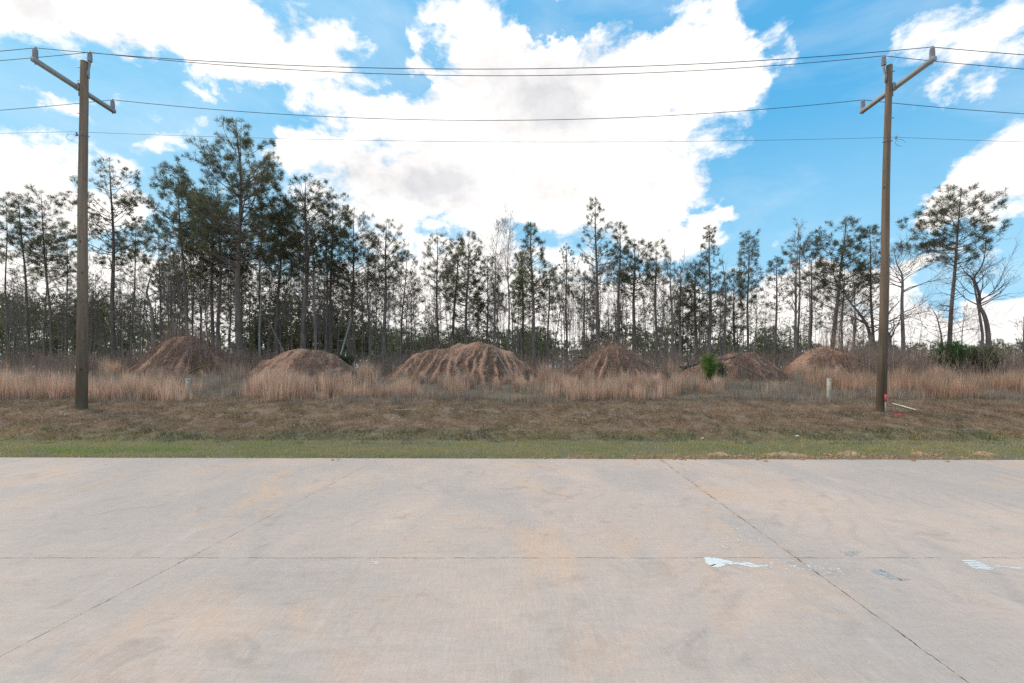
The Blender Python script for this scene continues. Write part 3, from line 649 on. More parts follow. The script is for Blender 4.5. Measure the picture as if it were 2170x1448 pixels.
# rough low field grass, and the tall orange clumps
N = 150000; x = rng.uniform(-36, 36, N); y = 15.0 + rng.random_sample(N) ** 1.3 * 14; keep = (np.abs(x) < y * 1.2 + 4); x, y = x[keep], y[keep]; N = len(x)
k = np.clip((fbm(x * .5, y * .5, 152) - .4) * 4, 0, 1); col = lerpc((.37, .28, .205), (.25, .205, .155), k); q = rng.random_sample(N) < .12; col[q] = (.14, .15, .07)
z = surf(x, y); onm = (z - terrain(x, y)) > .25; hg = rng.uniform(.08, .28, N) * np.clip((y - 14.4) / 2.5, .3, 1) * np.where(onm, .28, 1); thin = ~(onm & (rng.random_sample(N) < .93)); 
x, y, z, hg, col = x[thin], y[thin], z[thin], hg[thin], col[thin]; N = len(x)
p1 = blades(np.stack([x, y, z - .02], 1), rng.uniform(0, 2 * pi, N), rng.uniform(.1, .7, N), hg, rng.uniform(.007, .014, N), col * rng.uniform(.6, 1.3, (N, 1)), rng, two=False)
stuff_blades('field_grass', [p1], M_grass, 'rough low dry grass and weeds over the field and mounds', 'grass')
def clumps(n, yr, xr, hr, stems, basecol, seed, spread=.16, thr=.45, power=1.4):
    rg = np.random.RandomState(seed); cx = rg.uniform(xr[0], xr[1], n); cy = yr[0] + rg.random_sample(n) ** power * (yr[1] - yr[0]) + 2.6 * np.clip(fbm(cx * .7, cx * 0 + seed, 5) - .42, -.1, 1) - .3 * rg.random_sample(n)
    pr = fbm(cx * .45, cy * .7, seed); kp = (pr > thr) & (np.abs(cx) < cy * 1.2 + 4); cx, cy = cx[kp], cy[kp]
    ns = rg.randint(stems[0], stems[1], len(cx)); tot = ns.sum(); ci = np.repeat(np.arange(len(cx)), ns)
    a = rg.uniform(0, 2 * pi, tot); r = np.abs(rg.normal(0, spread, tot)); px_ = cx[ci] + np.cos(a) * r; py_ = cy[ci] + np.sin(a) * r
    hc = rg.uniform(hr[0], hr[1], len(cx)) * (.55 + .95 * fbm(cx * 1.1, cy * 1.1, seed + 8)); h = hc[ci] * rg.uniform(.55, 1.08, tot) * np.clip(1.15 - r, .4, 1)
    cc = vary(basecol, len(cx), rg, .16, .025)[ci] * rg.uniform(.65, 1.3, (tot, 1)); lean = np.clip(np.abs(rg.normal(.12, .14, tot)), 0, .8); h = np.where(surf(px_, py_) - terrain(px_, py_) > .3, .25 * h, h); wind = rg.normal(0, .5, len(cx))[ci]
    return blades(np.stack([px_, py_, surf(px_, py_) - .02], 1), a + wind, lean, h, rg.uniform(.007, .014, tot), cc, rg, .6)
OR = (.64, .43, .315); TN = (.52, .36, .26); GY = (.34, .27, .22)
parts = [clumps(1050, (15.6, 19.5), (-28, -6), (.55, .98), (30, 65), OR, 101, .16, .47), clumps(800, (15.8, 21), (-7, 13), (.4, .85), (28, 60), OR, 102, .11, .60),
         clumps(850, (16.3, 21), (13, 31), (.5, .9), (30, 65), (.56, .35, .245), 103, .17, .47), clumps(900, (16, 22), (-28, 28), (.2, .5), (12, 30), TN, 104, .2, .48),
         clumps(700, (22, 28), (-34, 34), (.5, 1.0), (25, 50), (.50, .32, .23), 105, .22, .54), clumps(900, (18, 26), (-32, 32), (.4, .9), (25, 50), GY, 106, .25, .45), clumps(500, (15.3, 17.5), (-22, 22), (.2, .5), (14, 34), GY, 107, .22, .40)]
for (px, D_, h_) in ((1160, 19.5, 1.35), (775, 22, 1.7), (790, 21.5, 1.5), (745, 20, 1.0), (235, 24, 1.5), (225, 23, 1.3), (1430, 22.5, 1.1), (1215, 19, .9), (1720, 21.5, 1.4), (1700, 22, 1.2), (1320, 18, .8), (860, 18.5, .8), (1985, 21, 1.3), (545, 17, 1.1), (1100, 18, .8), (650, 17.2, 1.0), (1295, 17.5, .9), (1505, 17.5, .8), (1540, 18, .9)):
    cx_ = wx(px, D_); parts.append(clumps(7, (D_ - .22, D_ + .22), (cx_ - .28, cx_ + .28), (h_ * .72, h_ * .85), (30, 60), OR, 300 + px, .12, -1))
stuff_blades('tall_grass', parts, M_grass, 'tall orange-tan dry bunch grass standing above the bank', 'grass')
# brush: leafless purple-brown thicket between and behind the mounds
def brush(n, yr, xr, hr, base, seed, thr=.42, twigs=7):
    rg = np.random.RandomState(seed); cx = rg.uniform(xr[0], xr[1], n); cy = rg.uniform(yr[0], yr[1], n); kp = (fbm(cx * .3, cy * .3, seed) > thr) & (np.abs(cx) < cy * 1.2 + 4); cx, cy = cx[kp], cy[kp]; n = len(cx)
    h = rg.uniform(hr[0], hr[1], n) * (.6 + .8 * fbm(cx * .4, cy * .4, seed + 5)); a = rg.uniform(0, 2 * pi, n); ln = np.clip(np.abs(rg.normal(.15, .2, n)), 0, .8)
    p = np.stack([cx, cy, surf(cx, cy) - .03], 1); cc = vary(base, n, rg, .22, .06); out = [blades(p, a, ln, h, rg.uniform(.010, .018, n), cc, rg, .3)]
    ti = np.repeat(np.arange(n), twigs); m_ = len(ti); u = rg.uniform(.2, .95, m_)
    q = p[ti] + np.stack([np.cos(a[ti]) * ln[ti] * h[ti] * u, np.sin(a[ti]) * ln[ti] * h[ti] * u, h[ti] * u * .95], 1)
    out.append(blades(q, rg.uniform(0, 2 * pi, m_), rg.uniform(.3, .95, m_), h[ti] * rg.uniform(.12, .4, m_), rg.uniform(.006, .013, m_), cc[ti], rg, two=False)); return out
PB = (.35, .25, .195); parts = brush(9000, (25.5, 33), (-38, 38), (.7, 1.5), PB, 401, .40) + brush(4200, (22, 29), (17, 36), (1.0, 1.9), (.36, .262, .205), 402, .36) + brush(1600, (24, 29), (-26, -15), (.8, 1.6), PB, 403, .36) + brush(5000, (33, 44), (-50, 50), (.9, 2.0), (.30, .222, .18), 404, .42) + brush(900, (21, 25), (2.5, 6.0), (.4, .9), PB, 405, .3) + brush(2600, (26, 29.5), (-20, 18), (.7, 1.5), PB, 407, .38) + brush(1500, (22.5, 25.5), (-22, 20), (.25, .7), PB, 406, .45)
stuff_blades('brush_thicket', parts, M_twig, 'leafless purple-brown brush and brambles at the foot of the wood', 'brush')

# spoil along the road edge
g = Geo(); rg = np.random.RandomState(12)
for q in range(230):
    x = rg.choice([rg.uniform(0.5, 3.5), rg.uniform(3.2, 6.6), rg.uniform(6.3, 7.6), rg.uniform(8, 9), -3.3 + rg.normal(0, .15)], p=[.25, .4, .15, .15, .05]); y = 8.82 - .0125 * x + rg.normal(.12, .16) + (.35 if x > 4.0 else 0) * rg.random_sample()
    r = rg.uniform(.008, .03); c = np.array([x, y, tz(x, y) + r * .4]); V = rg.normal(0, 1, (8, 3)); V = np.array([[-1, -1, -1], [1, -1, -1], [1, 1, -1], [-1, 1, -1], [-.7, -.7, 1], [.7, -.7, 1], [.7, .7, 1], [-.7, .7, 1]]) * r * rg.uniform(.6, 1.2, (8, 3)) * [1.4, 1, .7]
    c[2] = max(c[2], r * .3 if y < 8.8 else -9); g.add(V + c, [[0, 3, 2, 1], [4, 5, 6, 7], [0, 1, 5, 4], [1, 2, 6, 5], [2, 3, 7, 6], [3, 0, 4, 7]])
tag(g.obj('soil_crumbs', M_clod), 'crumbled reddish soil scattered along the edge of the concrete', 'soil', None, 'stuff')
for (px, py, wx_, hx, lb) in ((1520, 962, .34, .10, 'low reddish soil heap on the verge, left of the two right ones'), (1665, 958, .62, .12, 'long orange-brown soil heap beside the concrete, widest of them'), (1798, 957, .26, .17, 'steep small reddish soil heap on the verge right of the widest heap'),
                             (1950, 953, .18, .13, 'small orange soil heap on the verge below the right pole'), (2090, 958, .30, .11, 'dark reddish soil heap near the right end of the verge'), (737, 949, .18, .07, 'small reddish soil heap on the verge left of centre')):
    x, y = wx(px, 9.3), 9.3; nn = 26; a, r = np.meshgrid(np.linspace(0, 2 * pi, 41)[:-1], np.linspace(0, 1, nn)); Xg = x + np.cos(a) * r * wx_; Yg = y + np.sin(a) * r * .22
    Zg = terrain(Xg, Yg) - .03 + (hx + .03) * (1 - r ** 1.6) * (.2 + 1.7 * fbm(Xg * 7, Yg * 7, px) ** 1.5) * .62 + .07 * (fbm(Xg * 22, Yg * 22, px + 3) - .5) * (1 - r)
    V = np.stack([Xg, Yg, Zg], -1).reshape(-1, 3); i = np.arange(nn - 1)[:, None] * 40; j = np.arange(40)[None]; j2 = (j + 1) % 40
    tag(mk('soil_heap', V, [np.stack([i + j, i + 40 + j, i + 40 + j2, i + j2], -1).reshape(-1, 4)], M_clod, None, True, None, (x, y, tz(x, y))), lb, 'soil heap', 'small soil heaps on the verge')

# ------------------------------------------------------------------ trees
def env(style, t):
    if style == 'cone': return min(1, .45 + 3 * t) * max(1 - t, 0) ** .75 * 1.05 + .06
    if style == 'umb': return (.55 + .6 * sin(pi * min(1, t * .9 + .1))) if t < .78 else max(.15, 1.05 * sqrt(max(0, 1 - ((t - .62) / .40) ** 2)))
    if style == 'thin': return .55 + .35 * sin(6 * t) * (1 - t) if t < .85 else .35
    return max(.18, sin(pi * (.18 + .74 * t)) ** .8)           # oval
def needles(TP, TD, TS, rg, K, wd, base, dv=.18):
    n = len(TP); TP = np.array(TP); TD = np.array(TD); TS = np.array(TS); TD /= np.linalg.norm(TD, axis=1)[:, None] + 1e-9
    ref = np.where(np.abs(TD[:, 2:3]) < .8, np.array([[0, 0, 1.]]), np.array([[1., 0, 0]])); u = np.cross(TD, ref); u /= np.linalg.norm(u, axis=1)[:, None]; v = np.cross(TD, u)
    ti = np.repeat(np.arange(n), K); m_ = n * K; ph = rg.uniform(0, 2 * pi, m_); th = np.radians(rg.uniform(8, 88, m_)); L = TS[ti] * rg.uniform(.7, 1.1, m_)
    d = TD[ti] * np.cos(th)[:, None] + (u[ti] * np.cos(ph)[:, None] + v[ti] * np.sin(ph)[:, None]) * np.sin(th)[:, None]
    st = TP[ti] + TD[ti] * (rg.uniform(-.35, .25, m_) * TS[ti])[:, None]; sd_ = np.cross(d, rg.normal(0, 1, (m_, 3))); sd_ /= np.linalg.norm(sd_, axis=1)[:, None] + 1e-9; sd_ *= (wd * .5 * rg.uniform(.7, 1.3, m_))[:, None]
    tip = st + d * L[:, None]; mid = st + d * (L * .45)[:, None]
    V = np.stack([st, mid + sd_, tip, mid - sd_], 1).reshape(-1, 3); Fq = np.arange(4 * m_).reshape(-1, 4)
    tc_ = vary(base, n, rg, dv, .06); return V, Fq, np.repeat(tc_[ti], 4, 0)
def pine_geo(rg, base, top, zc, wl, wr, r0, dens=1.0, style='oval', tuft=.30, K=30, bends=(), stubs=12, col=(.15, .148, .082), nw=.017, depth=None, cut=1.0):
    """returns (Geo wood, (V,F,C) crown)"""
    base = np.asarray(base, float); top = np.asarray(top, float); N = 18; ts = np.linspace(0, 1, N); a0, a1 = rg.uniform(0, 6, 2); Ht = top[2] - base[2]
    pts = base[None] + (top - base)[None] * ts[:, None]; wob = Ht * .006
    pts[:, 0] += wob * np.sin(ts * 7 + a0) * np.sin(pi * ts); pts[:, 1] += wob * np.sin(ts * 6 + a1) * np.sin(pi * ts)
    for (bt, dx) in bends: pts[:, 0] += dx * np.exp(-((ts - bt) / .18) ** 2)
    rad = r0 * ((1 - ts) ** .75 * .92 + .06); rad[0] *= 1.25; g = Geo(); pp = pts.copy(); pp[0, 2] -= .25; g.tube(pp, rad, 9)
    at = lambda z: np.array([np.interp(z, pts[:, 2], pts[:, q]) for q in range(3)]); ra = lambda z: float(np.interp(z, pts[:, 2], rad))
    Lc = top[2] - zc; nb = int(max(16, Lc * 7.0 * dens)); P0 = []; P1 = []; R0 = []; R1 = []; TP = []; TD = []; TS = []
    dw = depth if depth else (wl + wr) / 2
    ph = rg.uniform(0, 6)
    for b in range(nb):
        t_ = (b + rg.uniform(-.4, .4)) / nb; t_ = min(max(t_, 0), .985) ** .92; z = zc + Lc * t_; ph += 2.4 + rg.normal(0, .35); c, s = cos(ph), sin(ph)
        wdir = (wr if c > 0 else wl) * abs(c) + dw * abs(s); reach = wdir * env(style, t_) * rg.uniform(.55, 1.1)
        if rg.random_sample() < .12: reach *= 1.25
        el_ = radians((8 + 48 * t_ if style != 'umb' else 12 + 26 * t_) + rg.normal(0, 9)); L = reach; zs = z - L * math.tan(el_) * .75; zs = max(zs, zc - Lc * .12, base[2] + Ht * .12); o = at(zs); r_b = min(ra(zs) * .42, .012 + .020 * L)
        n_ = 6; us = np.linspace(0, 1, n_); jit = rg.normal(0, .05 * L, (n_, 3)); jit[0] = 0; jit *= us[:, None]
        rise = (z - zs) + L * .15; bp = o[None] + np.stack([c * L * us, s * L * us, rise * us ** 1.25], 1) + jit
        rr = r_b * (1 - us * .85); P0 += list(bp[:-1]); P1 += list(bp[1:]); R0 += list(rr[:-1]); R1 += list(rr[1:])
        nt = max(3, int(L * 3.4 * cut)); tdir = bp[-1] - bp[-2]; TP.append(bp[-1]); TD.append(tdir + [0, 0, .05]); TS.append(tuft)
        for k in range(nt):
            u = rg.uniform(.32, 1.0); f = u * (n_ - 1); i0 = min(int(f), n_ - 2); p = bp[i0] + (bp[i0 + 1] - bp[i0]) * (f - i0); sg = 1 if k % 2 else -1
            d = np.array([c, s, .35]) * rg.uniform(.2, 1) + np.array([-s, c, 0]) * sg * rg.uniform(.3, 1.1) + np.array([0, 0, rg.uniform(-.1, .9)]); d /= np.linalg.norm(d); tl = min(1.1, .22 + .30 * L * rg.uniform(.3, 1.0) * (1.25 - u * .6)); e_ = p + d * tl
            P0.append(p); P1.append(e_); R0.append(.011); R1.append(.005); TP.append(e_); TD.append(d + [0, 0, .3]); TS.append(tuft * rg.uniform(.75, 1.15))
            if tl > .45:
                for w_ in range(2):
                    d2 = d + rg.normal(0, .5, 3); d2 /= np.linalg.norm(d2); q = p + d * tl * rg.uniform(.4, .8); e2 = q + d2 * rg.uniform(.15, .4); P0.append(q); P1.append(e2); R0.append(.007); R1.append(.004); TP.append(e2); TD.append(d2 + [0, 0, .3]); TS.append(tuft * rg.uniform(.65, 1.05))
    TP.append(pts[-1]); TD.append(np.array([0, 0, 1.])); TS.append(tuft * 1.1)
    for b in range(stubs):
        z = base[2] + Ht * .25 + (zc - base[2] - Ht * .25) * rg.random_sample() if zc > base[2] + Ht * .25 else zc; a = rg.uniform(0, 2 * pi); L = rg.uniform(.4, 1.9) * (wl + wr) / 4 + .25; p = at(z); d = np.array([cos(a), sin(a), rg.uniform(-.15, .55)]); m1 = p + d * L * .55; e_ = m1 + (d + rg.normal(0, .35, 3)) * L * .45
        P0 += [p, m1]; P1 += [m1, e_]; R0 += [.020, .013]; R1 += [.013, .004]
        if L > .8:
            for w_ in range(3): q = p + (m1 - p) * rg.uniform(.4, 1); P0.append(q); P1.append(q + (d + rg.normal(0, .6, 3)) * L * .3); R0.append(.009); R1.append(.003)
    g.segs(P0, P1, R0, R1, 4); return g, needles(TP, TD, TS, rg, K, nw, col)
GP = 'pine trees of the wood behind the mounds'
def pine(bx, tx, ty, cy, wl, wr, D, tw, label, dens=1., style='oval', seed=0, name='pine_tree', group=GP, bark=None, **kw):
    rg = np.random.RandomState(seed or (bx * 7 + ty)); X0 = wx(bx, D); o = np.array([X0, D, tz(X0, D)]); top = wp(tx, ty + 4, D); top[1] += rg.uniform(-.3, .3); zc = H + (HY - cy) * D / F; s = D / F
    kw = dict(kw); ca_ = cos(math.atan((bx - CX) / F)); kx_ = 1.12 if bx < 900 else 1.0; wl *= ca_ * kx_; wr *= ca_ * kx_; tw *= ca_
    if 'bends' in kw: kw['bends'] = [(a, b * s) for a, b in kw['bends']]
    g, (V, Fq, Cn) = pine_geo(rg, o, top, zc, wl * s, wr * s, tw * s / 2 * 1.1, dens, style, **kw)
    root = empty(name, o); tag(root, label, 'pine tree', group); g.obj('trunk', bark or M_bark, root, True, o); mk('crown', V, [Fq], M_needle, root, False, Cn, o); return root
DG = (.125, .125, .066); LG = (.175, .18, .08)
HERO = [
 (18, 14, 418, 560, 26, 26, 31, 6, 'slender pine cut by the left picture edge', 1.0, 'oval', {}),
 (64, 42, 412, 590, 32, 34, 32, 8, 'left-leaning slim pine, second from the left picture edge', 1.0, 'oval', {}),
 (94, 92, 468, 600, 24, 26, 36, 5, 'short thin pine between the leaning slim pine and the left pole', 1.0, 'oval', {}),
 (110, 80, 402, 600, 36, 52, 33, 8, 'slim pine with a bowed trunk just left of the left pole', 1.15, 'oval', {'bends': [(.3, 4)]}),
 (140, 138, 470, 640, 34, 34, 38, 5, 'bushy low-crowned pine whose trunk touches the left pole', 1.0, 'oval', {}),
 (244, 228, 334, 575, 56, 60, 31, 12, 'tall pine with an open narrow crown just right of the left pole', .95, 'oval', {'tuft': .26}),
 (277, 284, 468, 610, 40, 40, 34, 6, 'thin crowned pine right of the tall pine by the left pole', .9, 'oval', {'tuft': .26}),
 (342, 340, 480, 610, 40, 40, 38, 5, 'slim pine rising over the left shoulder of the leftmost mound', 1.0, 'oval', {}),
 (399, 380, 364, 520, 62, 46, 33, 9, 'pine with feathery layered crown rising behind the leftmost mound', 1.15, 'oval', {'tuft': .28}),
 (452, 448, 410, 620, 50, 50, 35, 9, 'dark double-looking pine trunk, left one of the pair behind the mound', 1.25, 'oval', {'col': DG}),
 (463, 470, 420, 600, 44, 44, 34.2, 9, 'dark pine, right one of the close pair behind the leftmost mound', 1.2, 'oval', {'col': DG}),
 (511, 492, 250, 560, 150, 142, 30, 15, 'tallest pine of the wood, with wide ragged crown above all others', 1.05, 'cone', {'tuft': .33, 'bends': [(.8, 8)], 'cut': 1.15}),
 (547, 560, 440, 640, 44, 60, 37, 6, 'mid-height pine just right of the tallest one', 1.1, 'oval', {}),
 (585, 596, 418, 610, 42, 40, 34, 8, 'dark-trunked pine between the tallest pine and the dense broad one', 1.15, 'oval', {'col': DG}),
 (643, 650, 384, 590, 62, 66, 30.5, 13, 'broad dense pine with thick trunk behind the low rounded mound', 1.3, 'oval', {'col': DG, 'bends': [(.5, 3)]}),
 (699, 704, 400, 590, 30, 44, 33, 8, 'slim pine with reddish trunk right of the broad dense pine', .85, 'oval', {'tuft': .26}),
 (741, 752, 442, 640, 42, 44, 33, 7, 'dark pine with long deep crown, left of the open sky gap', 1.1, 'oval', {}),
 (812, 818, 468, 620, 34, 40, 32, 9, 'free-standing pine with rounded top and long low side branches', 1.15, 'oval', {'stubs': 26}),
 (846, 862, 540, 690, 30, 30, 36, 5, 'small crooked pine right of the free-standing rounded pine', .8, 'oval', {}),
 (926, 926, 492, 620, 28, 30, 33, 6, 'slim pine with layered clumps over the left end of the widest mound', 1.1, 'oval', {}),
 (957, 972, 506, 640, 30, 30, 35, 7, 'brown-trunked pine standing behind the crest of the widest mound', 1.1, 'oval', {}),
 (986, 994, 492, 690, 42, 32, 32.5, 7, 'full pine rising above the crest of the widest mound', 1.35, 'oval', {}),
 (1032, 1034, 545, 700, 26, 30, 34, 5, 'short dense pine above the peak of the widest mound', 1.3, 'oval', {}),
 (1109, 1106, 530, 690, 30, 24, 35, 6, 'bushy green pine left of the two-topped green one', 1.2, 'oval', {'col': LG}),
 (1133, 1124, 473, 660, 38, 50, 31.5, 8, 'bright green pine with a deep full crown right of the widest mound', 1.35, 'cone', {'col': LG}),
 (1160, 1166, 560, 690, 22, 26, 33, 5, 'small green pine beside the bright green full one', 1.0, 'oval', {'col': LG}),
 (1201, 1200, 515, 620, 18, 18, 34, 5, 'sparse wispy pine left of the lone spire-topped pine', .55, 'thin', {'tuft': .2}),
 (1265, 1262, 418, 620, 40, 40, 31, 9, 'tall lone pine with sparse spire top behind the peaked mound', .95, 'cone', {'tuft': .25, 'bends': [(.2, 4)]}),
 (1240, 1238, 580, 650, 30, 22, 35, 4, 'low thin pine just left of the spire-topped pine', .9, 'oval', {}),
 (1311, 1314, 474, 610, 30, 34, 32, 8, 'pine with stacked tufts directly above the peaked mound', 1.1, 'cone', {}),
 (1344, 1347, 505, 640, 34, 38, 32.5, 9, 'dense round green pine right of the stacked-tuft pine', 1.6, 'oval', {'col': DG}),
 (1391, 1392, 512, 610, 24, 26, 33, 7, 'narrow pointed pine right of the dense round one', 1.25, 'oval', {}),
 (1440, 1442, 565, 690, 26, 28, 35, 6, 'pine with dull brownish crown beside the bare-topped snag', 1.1, 'oval', {}),
 (1474, 1470, 556, 700, 30, 24, 33, 9, 'dark full pine left of the tall sparse-topped pine', 1.4, 'oval', {'col': DG}),
 (1503, 1507, 475, 690, 36, 34, 32, 9, 'tall sparse-topped pine rising behind the young green pine', 1.0, 'cone', {'tuft': .26}),
 (1556, 1558, 570, 720, 26, 22, 34, 6, 'bluish narrow pine right of the broken snag', 1.3, 'oval', {}),
 (1585, 1586, 490, 650, 22, 24, 32, 6, 'narrow columnar pine standing against the blue sky gap', 1.2, 'oval', {}),
 (1643, 1644, 545, 665, 34, 34, 32, 7, 'small open pine above the gap between the two right mounds', 1.0, 'cone', {}),
 (1690, 1692, 500, 560, 30, 40, 34, 6, 'pine with one-sided tufts behind a leafless top', .8, 'oval', {}),
 (1717, 1722, 538, 640, 34, 34, 34, 6, 'pine with loose clumps above the clay mound near the right pole', 1.1, 'oval', {}),
 (1757, 1792, 462, 650, 54, 54, 31, 11, 'leaning pine with wide flat-layered crown left of the right pole', 1.15, 'umb', {'tuft': .34, 'bends': [(.5, 4)]}),
 (1783, 1786, 560, 650, 34, 34, 35, 6, 'slim pine under the layered crown of the leaning pine', .8, 'oval', {}),
 (1852, 1846, 480, 660, 26, 30, 32, 8, 'thick dark pine half hidden behind the right pole', 1.1, 'umb', {'tuft': .28, 'stubs': 24}),
 (2009, 2028, 405, 570, 84, 44, 30, 12, 'big flat-topped pine with layered crown at the far right', 1.5, 'umb', {'tuft': .34, 'stubs': 34, 'cut': 1.1, 'bends': [(.35, -4)]}),
 (2118, 2118, 716, 752, 20, 22, 60, 4, 'small dark pine on the skyline near the right picture edge', 1.2, 'oval', {}),
 (1445, 1446, 640, 740, 22, 22, 40, 5, 'low dark young pine behind the brushy mound, left of the snags', 1.4, 'oval', {'col': DG}),
 (1290, 1288, 660, 745, 40, 34, 44, 5, 'low dark pine filling the gap behind the peaked mound', 1.4, 'oval', {'col': DG}),
]
for h in HERO:
    bx, tx, ty, cy, wl, wr, D_, tw, lb, dn, sty, kw = h
    pine(bx, tx, ty, cy, wl, wr, D_, tw, lb, dn, sty, **kw)

# shared-mesh pines filling the wood: prototypes then copies
ZONES = [(-60, 60, 'at the far left edge of the wood'), (60, 165, 'beside the left pole on its left side'), (165, 230, 'just right of the left pole'), (230, 300, 'around the open-crowned pine right of the left pole'), (300, 380, 'behind the left half of the leftmost mound'),
 (380, 500, 'behind the right half of the leftmost mound'), (500, 580, 'around the tallest pine'), (580, 680, 'behind the left part of the low rounded mound'), (680, 790, 'right of the broad dense pine'), (790, 880, 'around the free-standing rounded pine'),
 (880, 960, 'behind the left slope of the widest mound'), (960, 1050, 'behind the crest of the widest mound'), (1050, 1110, 'behind the right slope of the widest mound'), (1110, 1180, 'around the bright green full-crowned pine'), (1180, 1250, 'left of the spire-topped pine'),
 (1250, 1330, 'behind the top of the peaked mound'), (1330, 1410, 'behind the right slope of the peaked mound'), (1410, 1490, 'around the snag with bare curved limbs'), (1490, 1570, 'behind the brush-strewn mound'), (1570, 1660, 'around the narrow columnar pine'),
 (1660, 1750, 'behind the mound nearest the right pole'), (1750, 1850, 'left of the right pole under the leaning pine'), (1850, 1960, 'just right of the right pole'), (1960, 2240, 'around the big flat-topped pine')]
def zone(px):
    for a, b, s in ZONES:
        if px < b: return s
    return ZONES[-1][2]
def copy_thing(root, loc, rz, sc, label, group):
    r = root.copy(); COL.objects.link(r); r.location = loc; r.rotation_euler = (0, 0, rz); r.scale = sc; r['label'] = label; r['group'] = group
    for ch in [c for c in KIDS[root.name]]:
        c = ch.copy(); COL.objects.link(c); c.parent = r
    return r
KIDS = {}
protos = []
for k in range(9):
    rg = np.random.RandomState(900 + k); g, (V, Fq, Cn) = pine_geo(rg, (0, 0, 0), (rg.uniform(-.4, .4), .2, 12), rg.uniform(4.5, 7.5), 1.5, 1.5, .11, 1.0, ('oval', 'cone', 'oval')[k % 3], .25, 20, (), 16, (DG, (.15, .148, .082), LG)[k % 3], .022)
    root = empty('pine_tree'); tag(root, 'x', 'pine tree'); a = g.obj('trunk', M_bark, root, True); b = mk('crown', V, [Fq], M_needle, root, False, Cn); KIDS[root.name] = [a, b]; protos.append([root, False])
def place(protos, px, D_, topy, label, group, rg, wsc=1.0, H0=12.0):
    pr = protos[rg.randint(len(protos))]; x = wx(px, D_); z = tz(x, D_) - .1; ht = H + (HY - topy) * D_ / F - z; s = ht / H0; sc = (s * wsc, s * wsc, s); rz = rg.uniform(0, 2 * pi)
    if not pr[1]:
        r = pr[0]; r.location = (x, D_, z); r.rotation_euler = (0, 0, rz); r.scale = sc; r['label'] = label; r['group'] = group; pr[1] = True; return r
    if pr[0].name in KIDS: return copy_thing(pr[0], (x, D_, z), rz, sc, label, group)
    r = pr[0].copy(); COL.objects.link(r); r.location = (x, D_, z); r.rotation_euler = (0, 0, rz); r.scale = sc; r['label'] = label; r['group'] = group; return r
rg = np.random.RandomState(44)
dens_px = [(0, 170, 8, 560, 640), (175, 330, 7, 560, 640), (330, 560, 14, 480, 600), (560, 800, 12, 520, 620), (830, 1160, 7, 590, 660), (1160, 1430, 8, 590, 660), (1430, 1600, 6, 600, 660), (1600, 1850, 5, 620, 680)]
for (a, b, n, t0, t1) in dens_px:
    for q in range(n):
        px = rg.uniform(a, b); place(protos, px, rg.uniform(38, 58), rg.uniform(t0, t1), 'slim background pine deep in the wood ' + zone(px), 'slim pines deeper in the wood ' + zone(px), rg, .9)
for pr in protos:
    if not pr[1]:
        px = rg.uniform(400, 700); place([pr], px, 50, 600, 'slim background pine deep in the wood ' + zone(px), 'slim pines deeper in the wood ' + zone(px), rg)

# leafless trees
def bare_geo(rg, base, top, r0, first=.3, spread=.35, nb=26, twist=.01, path=None, sub=3, k=7, rise=1.0, twg=.008, blen=.42):
    base = np.asarray(base, float); top = np.asarray(top, float); N = 14; ts = np.linspace(0, 1, N)
    if path is None:
        pts = base[None] + (top - base)[None] * ts[:, None]; Ht = top[2] - base[2]; a = rg.uniform(0, 6, 4)
        pts[:, 0] += Ht * twist * (np.sin(ts * 5 + a[0]) + .5 * np.sin(ts * 11 + a[1])) * ts ** .5; pts[:, 1] += Ht * twist * np.sin(ts * 6 + a[2]) * ts ** .5
    else:
        path = np.asarray(path, float); u = np.linspace(0, 1, len(path)); ts = np.linspace(0, 1, 26); pts = np.stack([np.interp(ts, u, path[:, q]) for q in range(3)], 1); kk = np.array([1, 2, 1]) / 4.; 
        for q in range(3): pts[1:-1, q] = np.convolve(pts[:, q], kk, 'valid')
        Ht = pts[-1, 2] - pts[0, 2]
    rad = r0 * ((1 - ts) * .88 + .07); rad[0] *= 1.15; g = Geo(); p_ = pts.copy(); p_[0, 2] -= .2; g.tube(p_, rad, k)
    P0 = []; P1 = []; R0 = []; R1 = []
    def br(o, d, L, r, lvl):
        n_ = 5; p = np.array(o); cur = np.array(d, float); cur /= np.linalg.norm(cur)
        for q in range(n_):
            nx_ = p + cur * L / n_; ra_, rb_ = r * (1 - q / n_ * .8), r * (1 - (q + 1) / n_ * .8); P0.append(p); P1.append(nx_); R0.append(max(ra_, twg * .5)); R1.append(max(rb_, twg * .35)); p = nx_
            cur = cur + rg.normal(0, .16, 3) + np.array([0, 0, .06 * rise]); cur /= np.linalg.norm(cur)
            if lvl > 0 and q >= 1:
                for w_ in range(rg.randint(1, 3)):
                    sd_ = cur + rg.normal(0, .55, 3); sd_[2] += .15 * rise; br(p, sd_, L * rg.uniform(.3, .55), max(rb_ * .6, twg * .5), lvl - 1)
    for b in range(nb):
        t_ = first + (1 - first) * (b + rg.random_sample()) / nb; t_ = min(t_, .99); i0 = t_ * (len(ts) - 1); f = i0 - int(i0); i0 = int(i0); o = pts[i0] * (1 - f) + pts[min(i0 + 1, len(ts) - 1)] * f; a = rg.uniform(0, 2 * pi)
        L = Ht * (blen * (1 - t_) + .06) * rg.uniform(.5, 1.1); d = np.array([cos(a) * spread, sin(a) * spread, rise * .6 + rg.uniform(-.1, .3)]); br(o, d, L, max(twg, r0 * (1 - t_) * .5), sub - 1)
    g.segs(P0, P1, R0, R1, 3); return g
